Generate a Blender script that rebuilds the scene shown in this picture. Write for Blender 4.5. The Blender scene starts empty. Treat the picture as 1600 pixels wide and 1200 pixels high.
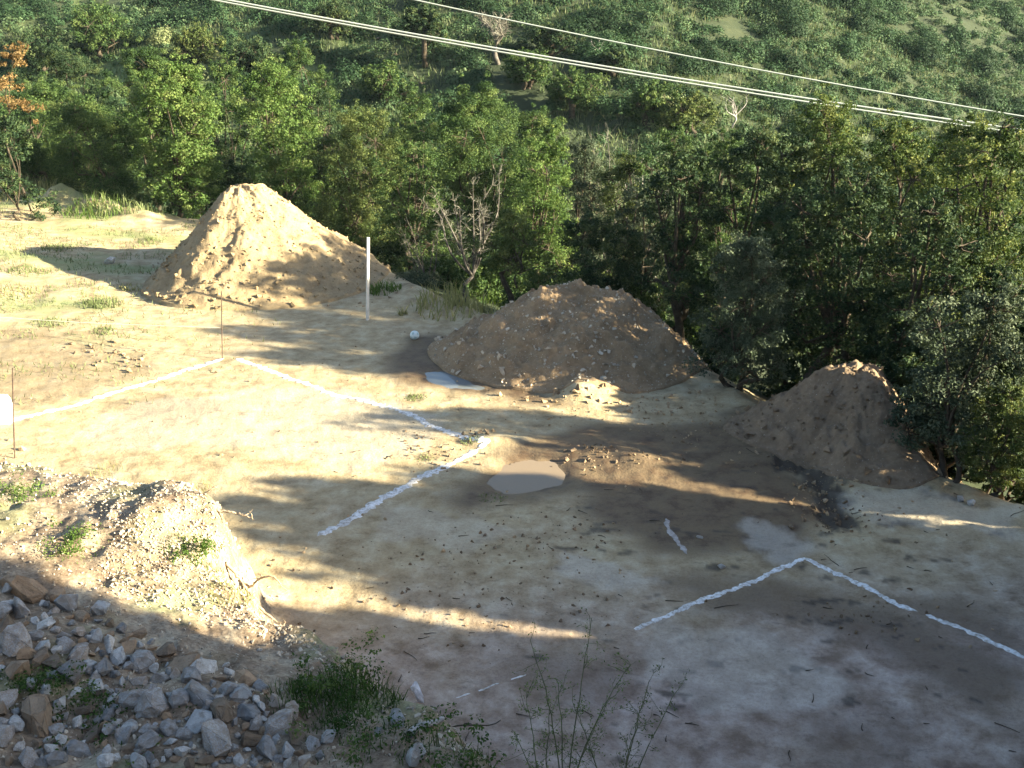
import bpy, math
import numpy as np
from mathutils import Vector, Matrix

# ------------------------------------------------------------------ camera, sky, sun, exposure
scene = bpy.context.scene
CAM_H, PITCH, FOV = 7.6, math.radians(20), math.radians(52)
FPX = 800 / math.tan(FOV / 2)
cam_d = bpy.data.cameras.new('camera'); cam = bpy.data.objects.new('camera', cam_d)
scene.collection.objects.link(cam); scene.camera = cam
cam.location = (0, 0, CAM_H); cam.rotation_euler = (math.pi / 2 - PITCH, 0, 0)
cam_d.angle = FOV; cam_d.clip_end = 2000; cam_d.clip_start = 0.1

SUN_EL, SUN_AZ = math.radians(17), math.atan2(0.96, -0.28)      # azimuth measured from +Y towards +X
SDIR = Vector((math.sin(SUN_AZ) * math.cos(SUN_EL), math.cos(SUN_AZ) * math.cos(SUN_EL), math.sin(SUN_EL)))
world = bpy.data.worlds.new('World'); scene.world = world; world.use_nodes = True
wn = world.node_tree
sky = wn.nodes.new('ShaderNodeTexSky'); sky.sky_type = 'NISHITA'; sky.sun_disc = False
sky.sun_elevation = SUN_EL; sky.sun_rotation = SUN_AZ
bg = wn.nodes['Background']; bg.inputs['Strength'].default_value = 0.05
wn.links.new(sky.outputs[0], bg.inputs['Color'])
sun_d = bpy.data.lights.new('sun', 'SUN'); sun_d.energy = 4.8; sun_d.angle = math.radians(0.7); sun_d.color = (1.0, 0.90, 0.64)
sun = bpy.data.objects.new('sun', sun_d); scene.collection.objects.link(sun)
sun.rotation_euler = SDIR.to_track_quat('Z', 'Y').to_euler()
vs = scene.view_settings
vs.view_transform = 'Standard'; vs.look = 'None'; vs.gamma = 1; vs.exposure = 2.75; vs.use_curve_mapping = False
scene.cycles.max_bounces = 6; scene.cycles.diffuse_bounces = 3; scene.cycles.transparent_max_bounces = 4
scene.cycles.caustics_reflective = False; scene.cycles.caustics_refractive = False

RNG = np.random.default_rng(7)

# ------------------------------------------------------------------ helpers
def ray(px, py):
    x = (px - 800) / FPX; y = -(py - 600) / FPX
    c, s = math.cos(PITCH), math.sin(PITCH)
    return np.array([x, c + y * s, -s + y * c])

def at(px, py, Y):
    """the point at distance Y in front of the viewpoint on the line of sight of a photograph point"""
    d = ray(px, py); p = d * (Y / d[1]); p[2] += CAM_H
    return p

def on_plane(px, py, z):
    d = ray(px, py); p = d * ((z - CAM_H) / d[2]); p[2] += CAM_H
    return p

def tag(o, label=None, cat=None, group=None, kind=None):
    if label: o['label'] = label
    if cat: o['category'] = cat
    if group: o['group'] = group
    if kind: o['kind'] = kind
    return o

def link(o, parent=None):
    scene.collection.objects.link(o)
    if parent is not None: o.parent = parent
    return o

def empty(name, loc, rz=0.0):
    o = bpy.data.objects.new(name, None); o.empty_display_size = 0.2
    o.location = loc; o.rotation_euler = (0, 0, rz)
    return link(o)

class MB:
    """collects triangles and quads in numpy blocks and links them as one mesh object"""
    def __init__(self):
        self.v = []; self.t = []; self.q = []; self.n = 0; self.ta = []; self.qa = []
    def add(self, v, tris=None, quads=None, tint=0.5):
        v = np.asarray(v, float).reshape(-1, 3)
        self.v.append(v)
        if tris is not None and len(tris):
            f = np.asarray(tris, np.int64); self.t.append(f + self.n); self.ta.append(np.broadcast_to(np.asarray(tint, float), (len(f),)))
        if quads is not None and len(quads):
            f = np.asarray(quads, np.int64); self.q.append(f + self.n); self.qa.append(np.broadcast_to(np.asarray(tint, float), (len(f),)))
        self.n += len(v)
    def mesh(self, name, mat, smooth=False):
        V = np.concatenate(self.v)
        T = np.concatenate(self.t) if self.t else np.zeros((0, 3), np.int64)
        Q = np.concatenate(self.q) if self.q else np.zeros((0, 4), np.int64)
        me = bpy.data.meshes.new(name)
        me.vertices.add(len(V)); me.vertices.foreach_set('co', V.astype(np.float32).ravel())
        nl = len(T) * 3 + len(Q) * 4
        me.loops.add(nl); me.loops.foreach_set('vertex_index', np.concatenate([T.ravel(), Q.ravel()]).astype(np.int32))
        me.polygons.add(len(T) + len(Q))
        st = np.concatenate([np.arange(len(T)) * 3, len(T) * 3 + np.arange(len(Q)) * 4]).astype(np.int32)
        me.polygons.foreach_set('loop_start', st)
        me.update(calc_edges=True); me.validate()
        tint = np.concatenate(self.ta + self.qa).astype(np.float32)
        if len(tint) == len(me.polygons):
            a = me.attributes.new('tint', 'FLOAT', 'FACE'); a.data.foreach_set('value', tint)
        me.polygons.foreach_set('use_smooth', np.full(len(me.polygons), smooth))
        if mat: me.materials.append(mat)
        return me
    def build(self, name, mat, parent=None, smooth=False):
        return link(bpy.data.objects.new(name, self.mesh(name, mat, smooth)), parent)

# --- noise
def _hash(ix, iy, seed):
    h = (ix.astype(np.int64) * 374761393 + iy.astype(np.int64) * 668265263 + seed * 1442695041) & 0xffffffff
    h = ((h ^ (h >> 13)) * 1274126177) & 0xffffffff
    h = h ^ (h >> 16)
    return (h & 0xffff) / 65535.0
def vnoise(x, y, seed=0):
    x = np.asarray(x, float); y = np.asarray(y, float)
    ix = np.floor(x); iy = np.floor(y); fx = x - ix; fy = y - iy
    ux = fx * fx * fx * (fx * (fx * 6 - 15) + 10); uy = fy * fy * fy * (fy * (fy * 6 - 15) + 10)
    a = _hash(ix, iy, seed); b = _hash(ix + 1, iy, seed); c = _hash(ix, iy + 1, seed); d = _hash(ix + 1, iy + 1, seed)
    return (a * (1 - ux) + b * ux) * (1 - uy) + (c * (1 - ux) + d * ux) * uy
def fbm(x, y, seed=0, oct=4, gain=0.5):
    s = 0; amp = 1; tot = 0
    for k in range(oct):
        ca, sa = math.cos(0.7 * k + 0.3), math.sin(0.7 * k + 0.3)
        s = s + amp * vnoise((x * ca - y * sa) * 2 ** k + 17.3 * k, (x * sa + y * ca) * 2 ** k - 9.1 * k, seed + k); tot += amp; amp *= gain
    return s / tot * 2 - 1
def sstep(a, b, x):
    t = np.clip((np.asarray(x, float) - a) / (b - a), 0, 1); return t * t * (3 - 2 * t)

def poly_dist(x, y, P):
    """unsigned distance to the polyline, and position along it (segment index + fraction)"""
    best = np.full(np.shape(x), 1e9); par = np.zeros(np.shape(x))
    for i in range(len(P) - 1):
        ax, ay = P[i][:2]; bx, by = P[i + 1][:2]
        dx, dy = bx - ax, by - ay; L2 = dx * dx + dy * dy
        t = np.clip(((x - ax) * dx + (y - ay) * dy) / L2, 0, 1)
        d = np.hypot(x - ax - t * dx, y - ay - t * dy)
        m = d < best; best = np.where(m, d, best); par = np.where(m, i + t, par)
    return best, par
def inside(x, y, P):
    c = np.zeros(np.shape(x), bool); n = len(P)
    for i in range(n):
        x0, y0 = P[i][:2]; x1, y1 = P[(i + 1) % n][:2]
        cond = (y0 > y) != (y1 > y)
        xi = (x1 - x0) * (y - y0) / ((y1 - y0) if y1 != y0 else 1e-9) + x0
        c ^= cond & (x < xi)
    return c
def blob(x, y, P, soft):
    """1 inside the polygon, fading over 'soft' metres outside"""
    d, _ = poly_dist(x, y, list(P) + [P[0]])
    s = np.where(inside(x, y, P), d, -d)
    return sstep(-soft, soft, s)

# ------------------------------------------------------------------ terrain
def G(px, py, z=0.0): return on_plane(px, py, z)[:2]

BANK_PX = [(-420, 690, 1.5), (-120, 705, 1.55), (0, 716, 1.6), (110, 730, 1.65), (200, 752, 1.7), (285, 748, 1.8), (335, 790, 1.75), (350, 845, 1.6), (335, 890, 1.5),
           (400, 935, 1.45), (450, 975, 1.45), (505, 1012, 1.5), (570, 1055, 1.6), (640, 1085, 1.65), (705, 1130, 1.7), (800, 1185, 1.85), (1000, 1290, 2.2), (1400, 1420, 2.5), (2400, 1500, 3.0)]
BANK = [tuple(G(a, b, c)) for a, b, c in BANK_PX]
BANK_Z = np.array([c for a, b, c in BANK_PX])
BANK_POLY = BANK + [(14, -2), (14, -40), (-60, -40), (-60, BANK[0][1])]
EDGE_PX = [(-900, 250), (-300, 285), (0, 304), (130, 330), (240, 345), (420, 372), (600, 430), (700, 482), (900, 535), (1110, 590), (1180, 640), (1320, 690), (1460, 748), (1600, 800)]
EDGE = [tuple(G(a, b)) for a, b in EDGE_PX] + [(16, 12.5), (26, 6), (34, -10), (40, -40)]
EDGE_POLY = EDGE + [(-80, -40), (-80, EDGE[0][1])]

PUDDLE_MUD = [G(a, b) for a, b in [(762, 752), (790, 722), (830, 714), (868, 716), (886, 738), (880, 754), (840, 764), (790, 768)]]
PUDDLE_SKY = [G(a, b) for a, b in [(664, 580), (690, 577), (720, 583), (748, 597), (790, 606), (750, 610), (700, 604), (672, 594)]]
RUT = [G(a, b) for a, b in [(1215, 690), (1250, 700), (1290, 730), (1320, 765), (1335, 800), (1350, 825), (1300, 822), (1262, 800), (1268, 760), (1235, 735), (1205, 735)]]

HUM = [(*G(108, 336), .55, 1.1), (*G(185, 347), .40, .9), (*G(225, 354), .3, .7), (*G(150, 344), .3, .8), (*G(908, 622), .26, .42), (*G(950, 622), .14, .35), (*G(925, 708), .09, .4), (*G(960, 718), .06, .45), (*G(1010, 725), .09, .55), (*G(760, 690), .08, .3), (*G(800, 690), .07, .5)]

def bank_fields(x, y):
    wx = x + 0.22 * fbm(x * 1.3, y * 1.3, 31, 4) ; wy = y + 0.22 * fbm(x * 1.3, y * 1.3, 57, 4)
    d, par = poly_dist(wx, wy, BANK)
    ins = inside(wx, wy, BANK_POLY)
    sd = np.where(ins, d, -d)
    num = 0; den = 0
    for (bx, by), bz in zip(BANK, BANK_Z):
        w = 1 / ((wx - bx) ** 2 + (wy - by) ** 2 + 0.05) ** 1.5; num = num + w * bz; den = den + w
    return sd, num / den

LUMP = np.array(G(262, 800, 1.9)); LUMP2 = np.array(G(60, 1010, 1.9)); LUMP3 = np.array(G(330, 1075, 2.0))
TRACKS = []
for pts in ([(1165, 790), (1290, 835), (1400, 870), (1500, 900), (1640, 930)], [(1120, 830), (1250, 885), (1370, 930), (1480, 965), (1640, 1010)], [(560, 835), (700, 850), (850, 880), (1000, 930), (1150, 1000), (1300, 1100)],
            [(480, 880), (640, 905), (800, 945), (930, 1000), (1060, 1080)]):
    tp = np.array([G(*q) for q in pts]); TRACKS.append((tp, 42.0))
def terrain(x, y, fine=True):
    x = np.asarray(x, float); y = np.asarray(y, float)
    n1 = fbm(x / 4.5, y / 4.5, 3, 3)
    z = 0.07 * n1
    z = z + 0.05 * np.clip(-x - 9, 0, 40) * sstep(17, 34, y) + 0.10 * fbm(x / 1.8, y / 1.8, 9, 3) * sstep(-6, -13, x)
    # far side of the plot falls away under the trees, then the two hillsides rise
    e, _ = poly_dist(x, y, EDGE)
    e = np.where(inside(x, y, EDGE_POLY), -e, e)
    out = np.clip(e, 0, None)
    drop = -np.where(out < 16, 0.30 * out + 0.25 * sstep(0, 1.5, out), 4.8 + 0.25)
    lip = 0.22 * np.exp(-(e / 0.8) ** 2) * (0.5 + 0.5 * fbm(x / 0.9, y / 0.9, 71, 3))
    z = z + np.maximum(drop, -5.2) + lip
    crest = 3 + 0.06 * y
    hA = -5.5 + 0.36 * (y - 44 + 0.25 * np.clip(x, -30, 10)) - 0.30 * 4 * np.log1p(np.exp(np.clip((x - crest) / 4, -20, 12))) + 1.1 * fbm(x / 14, y / 14, 21, 4)
    hA = np.where(hA > 8, 8 + (hA - 8) * 0.5, hA); hA = np.where(hA > 14, 14 + (hA - 14) * 0.04, hA)
    hB = -8 + 0.40 * (y - 76 - 0.10 * x) + 1.4 * fbm(x / 18, y / 18, 41, 4)
    hB = np.where(hB > 14, 14 + (hB - 14) * 0.04, hB)
    hill = np.maximum(hA, hB)
    far = sstep(6, 14, out) * (y > 12)
    k = 1.2
    m = np.clip(0.5 + 0.5 * (hill - z) / k, 0, 1)
    zm = z * (1 - m) + hill * m + k * m * (1 - m)
    z = z * (1 - far) + zm * far
    for hx, hy, ha, hr in HUM: z = z + ha * np.exp(-(((x - hx) / hr) ** 2 + ((y - hy) / (hr * .7)) ** 2)) * (1 + 0.6 * fbm(x / 0.7, y / 0.7, 63, 3))
    # shallow basins, wheel rut
    near = (np.hypot(x, y) < 45)
    for P, dep in ((PUDDLE_MUD, 0.10), (PUDDLE_SKY, 0.09)):
        z = z - np.where(near, dep * blob(x, y, P, 0.28), 0)
    b = np.where(near, blob(x, y, RUT, 0.25), 0)
    z = z - 0.10 * b + 0.12 * b * fbm(x / 0.22, y / 0.22, 5, 3)
    # the near bank
    sd, ez = bank_fields(x, y)
    din = np.clip(sd, 0, None)
    zb = ez + 0.13 * np.minimum(din, 4) + 0.55 * np.clip(din - 4, 0, 5) + 0.10 * fbm(x / 0.8, y / 0.8, 13, 4) * sstep(0, 0.6, din)
    zb = zb + 0.30 * np.exp(-((x - LUMP[0]) ** 2 + (y - LUMP[1]) ** 2) / 0.55) + 0.22 * np.exp(-((x - LUMP2[0]) ** 2 + (y - LUMP2[1]) ** 2) / 0.8) + 0.2 * np.exp(-((x - LUMP3[0]) ** 2 + (y - LUMP3[1]) ** 2) / 0.6)
    mk = sstep(-0.62, 0.14, sd + 0.10 * fbm(x / 0.3, y / 0.3, 101, 4))
    toe = 0.25 * np.exp(-np.clip(-sd - 0.2, 0, 5) / 0.5) * (sd < 0.1)
    z = (z + toe) * (1 - mk) + zb * mk
    if fine:
        nr = np.exp(-np.hypot(x, y) / 40)
        for tp, tph in TRACKS:
            td, tpar = poly_dist(x, y, tp)
            z = z + nr * 0.012 * np.exp(-(td / 0.16) ** 4) * (-1 + 0.6 * np.sin(tpar * tph)) * (0.5 + fbm(x / 0.6, y / 0.6, 222, 2)) + nr * 0.008 * np.exp(-((td - 0.24) / 0.09) ** 2)
        z = z + nr * 0.012 * fbm(x / 0.13, y / 0.13, 191, 3)
        z = z + nr * (0.022 * fbm(x / 0.35, y / 0.35, 91, 4) + 0.03 * np.clip(fbm(x / 0.5, y / 0.5, 77, 3) - 0.25, 0, 1)
                      + mk * 0.06 * fbm(x / 0.20, y / 0.20, 33, 4) + 0.5 * mk * (1 - mk) * fbm(x / 0.28, y / 0.28, 35, 4)
                      + 0.05 * sstep(-7, -12, x) * np.clip(fbm(x / 0.7, y / 0.4, 12, 3), -0.3, 1))
    return z
def tz(x, y): return float(terrain(np.array([x]), np.array([y]))[0])

def hit(px, py, tmax=220.0):
    """where the line of sight of a photograph point meets the terrain"""
    d = ray(px, py); d = d / np.linalg.norm(d)
    t = np.geomspace(3.0, tmax, 2400)
    X = d[0] * t; Y = d[1] * t; Z = CAM_H + d[2] * t
    g = Z - terrain(X, Y)
    k = int(np.argmax(g < 0)) if (g < 0).any() else len(t) - 1
    k = max(k, 1); a = g[k - 1]; b = g[k]; f = a / (a - b) if a != b else 0
    tt = t[k - 1] + f * (t[k] - t[k - 1])
    return np.array([d[0] * tt, d[1] * tt, CAM_H + d[2] * tt])

# ------------------------------------------------------------------ materials
def new_mat(name):
    m = bpy.data.materials.new(name); m.use_nodes = True
    nt = m.node_tree; nt.nodes.clear()
    out = nt.nodes.new('ShaderNodeOutputMaterial')
    return m, nt, out
def N(nt, t, **kw):
    n = nt.nodes.new(t)
    for k, v in kw.items(): setattr(n, k, v)
    return n
def noise(nt, scale, detail=4, rough=0.55, coord=None):
    n = N(nt, 'ShaderNodeTexNoise'); n.inputs['Scale'].default_value = scale; n.inputs['Detail'].default_value = detail; n.inputs['Roughness'].default_value = rough
    if coord is not None: nt.links.new(coord, n.inputs['Vector'])
    return n
def ramp(nt, fac, stops):
    r = N(nt, 'ShaderNodeValToRGB'); el = r.color_ramp.elements
    while len(el) > 1: el.remove(el[-1])
    el[0].position = stops[0][0]; el[0].color = (*stops[0][1], 1)
    for p, c in stops[1:]:
        e = el.new(p); e.color = (*c, 1)
    nt.links.new(fac, r.inputs[0]); return r
def mix(nt, fac, a, b, mode='MIX'):
    m = N(nt, 'ShaderNodeMix', data_type='RGBA', blend_type=mode)
    if isinstance(fac, (int, float)): m.inputs[0].default_value = fac
    else: nt.links.new(fac, m.inputs[0])
    for i, c in ((6, a), (7, b)):
        if isinstance(c, tuple): m.inputs[i].default_value = (*c, 1)
        else: nt.links.new(c, m.inputs[i])
    return m.outputs[2]
def math_(nt, op, a, b=None, clamp=False):
    m = N(nt, 'ShaderNodeMath', operation=op, use_clamp=clamp)
    for i, v in ((0, a), (1, b)):
        if v is None: continue
        if isinstance(v, (int, float)): m.inputs[i].default_value = v
        else: nt.links.new(v, m.inputs[i])
    return m.outputs[0]
def attr(nt, name):
    a = N(nt, 'ShaderNodeAttribute'); a.attribute_name = name; return a.outputs['Fac']

def mat_ground():
    m, nt, out = new_mat('earth')
    co = N(nt, 'ShaderNodeNewGeometry').outputs['Position']
    big = noise(nt, 0.55, 5, 0.6, co); mid = noise(nt, 2.6, 6, 0.62, co); fin = noise(nt, 22, 6, 0.7, co); spk = noise(nt, 70, 3, 0.6, co)
    sand = ramp(nt, mid.outputs[0], [(0.28, (0.26, 0.19, 0.105)), (0.5, (0.415, 0.328, 0.20)), (0.70, (0.52, 0.442, 0.30))])
    clay = ramp(nt, mid.outputs[0], [(0.34, (0.20, 0.140, 0.112)), (0.5, (0.335, 0.258, 0.222)), (0.64, (0.47, 0.385, 0.343))])
    w = math_(nt, 'ADD', attr(nt, 'clay'), math_(nt, 'MULTIPLY', math_(nt, 'SUBTRACT', big.outputs[0], 0.5), 0.8), clamp=True)
    c = mix(nt, w, sand.outputs[0], clay.outputs[0])
    # damp, darker earth
    wet = math_(nt, 'MULTIPLY', attr(nt, 'wet'), math_(nt, 'ADD', math_(nt, 'MULTIPLY', mid.outputs[0], 1.4), 0.2), clamp=True)
    c = mix(nt, wet, c, (0.115, 0.075, 0.045))
    mud = attr(nt, 'mud'); c = mix(nt, mud, c, (0.050, 0.038, 0.030))
    # pale dried crust
    c = mix(nt, math_(nt, 'MULTIPLY', attr(nt, 'pale'), 0.85), c, (0.55, 0.50, 0.43))
    # bank soil: browner, stony
    bk = ramp(nt, math_(nt, 'ADD', math_(nt, 'MULTIPLY', mid.outputs[0], 0.65), math_(nt, 'MULTIPLY', fin.outputs[0], 0.35)), [(0.36, (0.12, 0.082, 0.054)), (0.5, (0.27, 0.20, 0.138)), (0.62, (0.42, 0.345, 0.25))])
    c = mix(nt, attr(nt, 'bank'), c, bk.outputs[0])
    # hillside soil and litter under scrub
    hl = ramp(nt, noise(nt, 0.35, 8, 0.65, co).outputs[0], [(0.3, (0.022, 0.032, 0.015)), (0.55, (0.040, 0.054, 0.026)), (0.75, (0.085, 0.095, 0.048))])
    c = mix(nt, attr(nt, 'hill'), c, hl.outputs[0])
    c = mix(nt, math_(nt, 'MULTIPLY', attr(nt, 'green'), math_(nt, 'MULTIPLY', mid.outputs[0], 1.3), clamp=True), c, (0.20, 0.26, 0.10))
    tr = N(nt, 'ShaderNodeMapping'); tr.inputs['Rotation'].default_value = (0, 0, 0.5); tr.inputs['Scale'].default_value = (1.3, 2.4, 1); nt.links.new(co, tr.inputs[0])
    tk = ramp(nt, noise(nt, 1.3, 7, 0.68, tr.outputs[0]).outputs[0], [(0.34, (0.52, 0.49, 0.47)), (0.42, (1, 1, 1)), (0.62, (1, 1, 1)), (0.72, (1.12, 1.12, 1.13))])
    c = mix(nt, math_(nt, 'SUBTRACT', 0.55, math_(nt, 'MULTIPLY', attr(nt, 'hill'), 0.55)), c, tk.outputs[0], 'MULTIPLY')
    # dark specks and grain
    sp = ramp(nt, spk.outputs[0], [(0.30, (0.55, 0.55, 0.55)), (0.42, (1, 1, 1))])
    c = mix(nt, 0.7, c, sp.outputs[0], 'MULTIPLY')
    fg = ramp(nt, fin.outputs[0], [(0.25, (0.68, 0.66, 0.64)), (0.55, (1, 1, 1)), (0.8, (1.0, 1.0, 1.0))])
    c = mix(nt, 0.8, c, fg.outputs[0], 'MULTIPLY')
    p = N(nt, 'ShaderNodeBsdfPrincipled'); nt.links.new(c, p.inputs['Base Color'])
    r = math_(nt, 'SUBTRACT', 0.95, math_(nt, 'MULTIPLY', math_(nt, 'ADD', wet, mud, clamp=True), 0.35)); nt.links.new(r, p.inputs['Roughness'])
    p.inputs['Specular IOR Level'].default_value = 0.25
    b1 = N(nt, 'ShaderNodeBump'); b1.inputs['Strength'].default_value = 0.55; b1.inputs['Distance'].default_value = 0.05
    nt.links.new(math_(nt, 'ADD', math_(nt, 'MULTIPLY', mid.outputs[0], 1.0), math_(nt, 'MULTIPLY', fin.outputs[0], 0.5)), b1.inputs['Height'])
    nt.links.new(b1.outputs[0], p.inputs['Normal'])
    nt.links.new(p.outputs[0], out.inputs[0]); return m

def mat_dirt(name, dark, light, stone, bump=0.6):
    m, nt, out = new_mat(name)
    co = N(nt, 'ShaderNodeNewGeometry').outputs['Position']
    a = noise(nt, 1.6, 6, 0.65, co); b = noise(nt, 13, 6, 0.7, co); s = noise(nt, 34, 2, 0.5, co)
    c = ramp(nt, math_(nt, 'ADD', math_(nt, 'MULTIPLY', a.outputs[0], 0.6), math_(nt, 'MULTIPLY', b.outputs[0], 0.4)), [(0.34, dark), (0.62, light)]).outputs[0]
    k = ramp(nt, s.outputs[0], [(0.68, (0, 0, 0)), (0.74, (1, 1, 1))])
    c = mix(nt, math_(nt, 'MULTIPLY', k.outputs[0], 0.8), c, stone)
    tv = math_(nt, 'ADD', math_(nt, 'MULTIPLY', attr(nt, 'tint'), 0.5), 0.75)
    c = mix(nt, 1.0, c, tv, 'MULTIPLY')
    p = N(nt, 'ShaderNodeBsdfPrincipled'); nt.links.new(c, p.inputs['Base Color']); p.inputs['Roughness'].default_value = 0.95; p.inputs['Specular IOR Level'].default_value = 0.2
    bm = N(nt, 'ShaderNodeBump'); bm.inputs['Strength'].default_value = bump; bm.inputs['Distance'].default_value = 0.05
    nt.links.new(b.outputs[0], bm.inputs['Height']); nt.links.new(bm.outputs[0], p.inputs['Normal'])
    nt.links.new(p.outputs[0], out.inputs[0]); return m

def mat_leaf(name, c0, c1, c2, trans=0.3, rough=0.65, spec=0.14):
    m, nt, out = new_mat(name)
    t = attr(nt, 'tint')
    c = ramp(nt, t, [(0.0, c0), (0.55, c1), (1.0, c2)]).outputs[0]
    p = N(nt, 'ShaderNodeBsdfPrincipled'); nt.links.new(c, p.inputs['Base Color']); p.inputs['Roughness'].default_value = rough; p.inputs['Specular IOR Level'].default_value = spec
    tr = N(nt, 'ShaderNodeBsdfTranslucent'); nt.links.new(mix(nt, 0.5, c, (1.0, 0.95, 0.35), 'MULTIPLY'), tr.inputs[0])
    ms = N(nt, 'ShaderNodeMixShader'); ms.inputs[0].default_value = trans
    nt.links.new(p.outputs[0], ms.inputs[1]); nt.links.new(tr.outputs[0], ms.inputs[2]); nt.links.new(ms.outputs[0], out.inputs[0]); return m

def mat_plain(name, c, rough=0.8, var=0.25, scale=20, spec=0.3, bump=0.0, c2=None):
    m, nt, out = new_mat(name)
    co = N(nt, 'ShaderNodeTexCoord').outputs['Object']
    n = noise(nt, scale, 5, 0.6, co)
    lo = tuple(v * (1 - var) for v in c); hi = c2 or tuple(min(1, v * (1 + var)) for v in c)
    col = ramp(nt, n.outputs[0], [(0.35, lo), (0.65, hi)]).outputs[0]
    p = N(nt, 'ShaderNodeBsdfPrincipled'); nt.links.new(col, p.inputs['Base Color']); p.inputs['Roughness'].default_value = rough; p.inputs['Specular IOR Level'].default_value = spec
    if bump:
        b = N(nt, 'ShaderNodeBump'); b.inputs['Strength'].default_value = bump; b.inputs['Distance'].default_value = 0.02
        nt.links.new(n.outputs[0], b.inputs['Height']); nt.links.new(b.outputs[0], p.inputs['Normal'])
    nt.links.new(p.outputs[0], out.inputs[0]); return m

def mat_rock(name, c0, c1, stain, amount):
    m, nt, out = new_mat(name)
    co = N(nt, 'ShaderNodeTexCoord').outputs['Object']; rnd = N(nt, 'ShaderNodeObjectInfo').outputs['Random']
    ad = N(nt, 'ShaderNodeVectorMath', operation='ADD'); nt.links.new(co, ad.inputs[0]); nt.links.new(math_(nt, 'MULTIPLY', rnd, 40.0), ad.inputs[1])
    a = noise(nt, 2.2, 6, 0.65, ad.outputs[0]); b = noise(nt, 14, 5, 0.7, ad.outputs[0])
    c = ramp(nt, a.outputs[0], [(0.32, c0), (0.66, c1)]).outputs[0]
    st = ramp(nt, math_(nt, 'ADD', a.outputs[1] if False else b.outputs[0], math_(nt, 'MULTIPLY', math_(nt, 'SUBTRACT', rnd, 0.5), 0.35)), [(1 - amount - 0.12, (0, 0, 0)), (1 - amount + 0.12, (1, 1, 1))]).outputs[0]
    c = mix(nt, math_(nt, 'MULTIPLY', st, 0.75), c, stain)
    c = mix(nt, 1.0, c, math_(nt, 'ADD', math_(nt, 'MULTIPLY', rnd, 0.7), 0.55), 'MULTIPLY')
    so = noise(nt, 1.5, 7, 0.72, ad.outputs[0]); sm = ramp(nt, so.outputs[0], [(0.47, (0, 0, 0)), (0.60, (1, 1, 1))]).outputs[0]
    c = mix(nt, math_(nt, 'MULTIPLY', sm, 0.5), c, (0.215, 0.150, 0.095))
    cr = ramp(nt, noise(nt, 5, 8, 0.75, ad.outputs[0]).outputs[0], [(0.33, (0.45, 0.43, 0.42)), (0.43, (1, 1, 1))]).outputs[0]
    c = mix(nt, 0.8, c, cr, 'MULTIPLY')
    p = N(nt, 'ShaderNodeBsdfPrincipled'); nt.links.new(c, p.inputs['Base Color']); p.inputs['Roughness'].default_value = 0.8; p.inputs['Specular IOR Level'].default_value = 0.3
    bp = N(nt, 'ShaderNodeBump'); bp.inputs['Strength'].default_value = 0.5; bp.inputs['Distance'].default_value = 0.08
    nt.links.new(b.outputs[0], bp.inputs['Height']); nt.links.new(bp.outputs[0], p.inputs['Normal'])
    nt.links.new(p.outputs[0], out.inputs[0]); return m

def mat_water(name, c, rough, spec=0.5):
    m, nt, out = new_mat(name)
    co = N(nt, 'ShaderNodeNewGeometry').outputs['Position']
    p = N(nt, 'ShaderNodeBsdfPrincipled'); p.inputs['Base Color'].default_value = (*c, 1); p.inputs['Roughness'].default_value = rough; p.inputs['IOR'].default_value = 1.33
    b = N(nt, 'ShaderNodeBump'); b.inputs['Strength'].default_value = 0.03; b.inputs['Distance'].default_value = 0.02
    nt.links.new(noise(nt, 6, 2, 0.5, co).outputs[0], b.inputs['Height']); nt.links.new(b.outputs[0], p.inputs['Normal'])
    nt.links.new(p.outputs[0], out.inputs[0]); return m

def mat_lime():
    m, nt, out = new_mat('lime_powder')
    co = N(nt, 'ShaderNodeNewGeometry').outputs['Position']
    n = noise(nt, 18, 6, 0.7, co)
    c = ramp(nt, n.outputs[0], [(0.36, (0.36, 0.31, 0.25)), (0.50, (0.70, 0.69, 0.68)), (0.7, (0.86, 0.86, 0.88))]).outputs[0]
    pa = ramp(nt, noise(nt, 3.2, 6, 0.7, co).outputs[0], [(0.40, (0.38, 0.33, 0.28)), (0.54, (1, 1, 1))]).outputs[0]
    c = mix(nt, 0.45, c, pa, 'MULTIPLY')
    p = N(nt, 'ShaderNodeBsdfPrincipled'); nt.links.new(c, p.inputs['Base Color']); p.inputs['Roughness'].default_value = 1.0; p.inputs['Specular IOR Level'].default_value = 0.1
    nt.links.new(p.outputs[0], out.inputs[0]); return m

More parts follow.
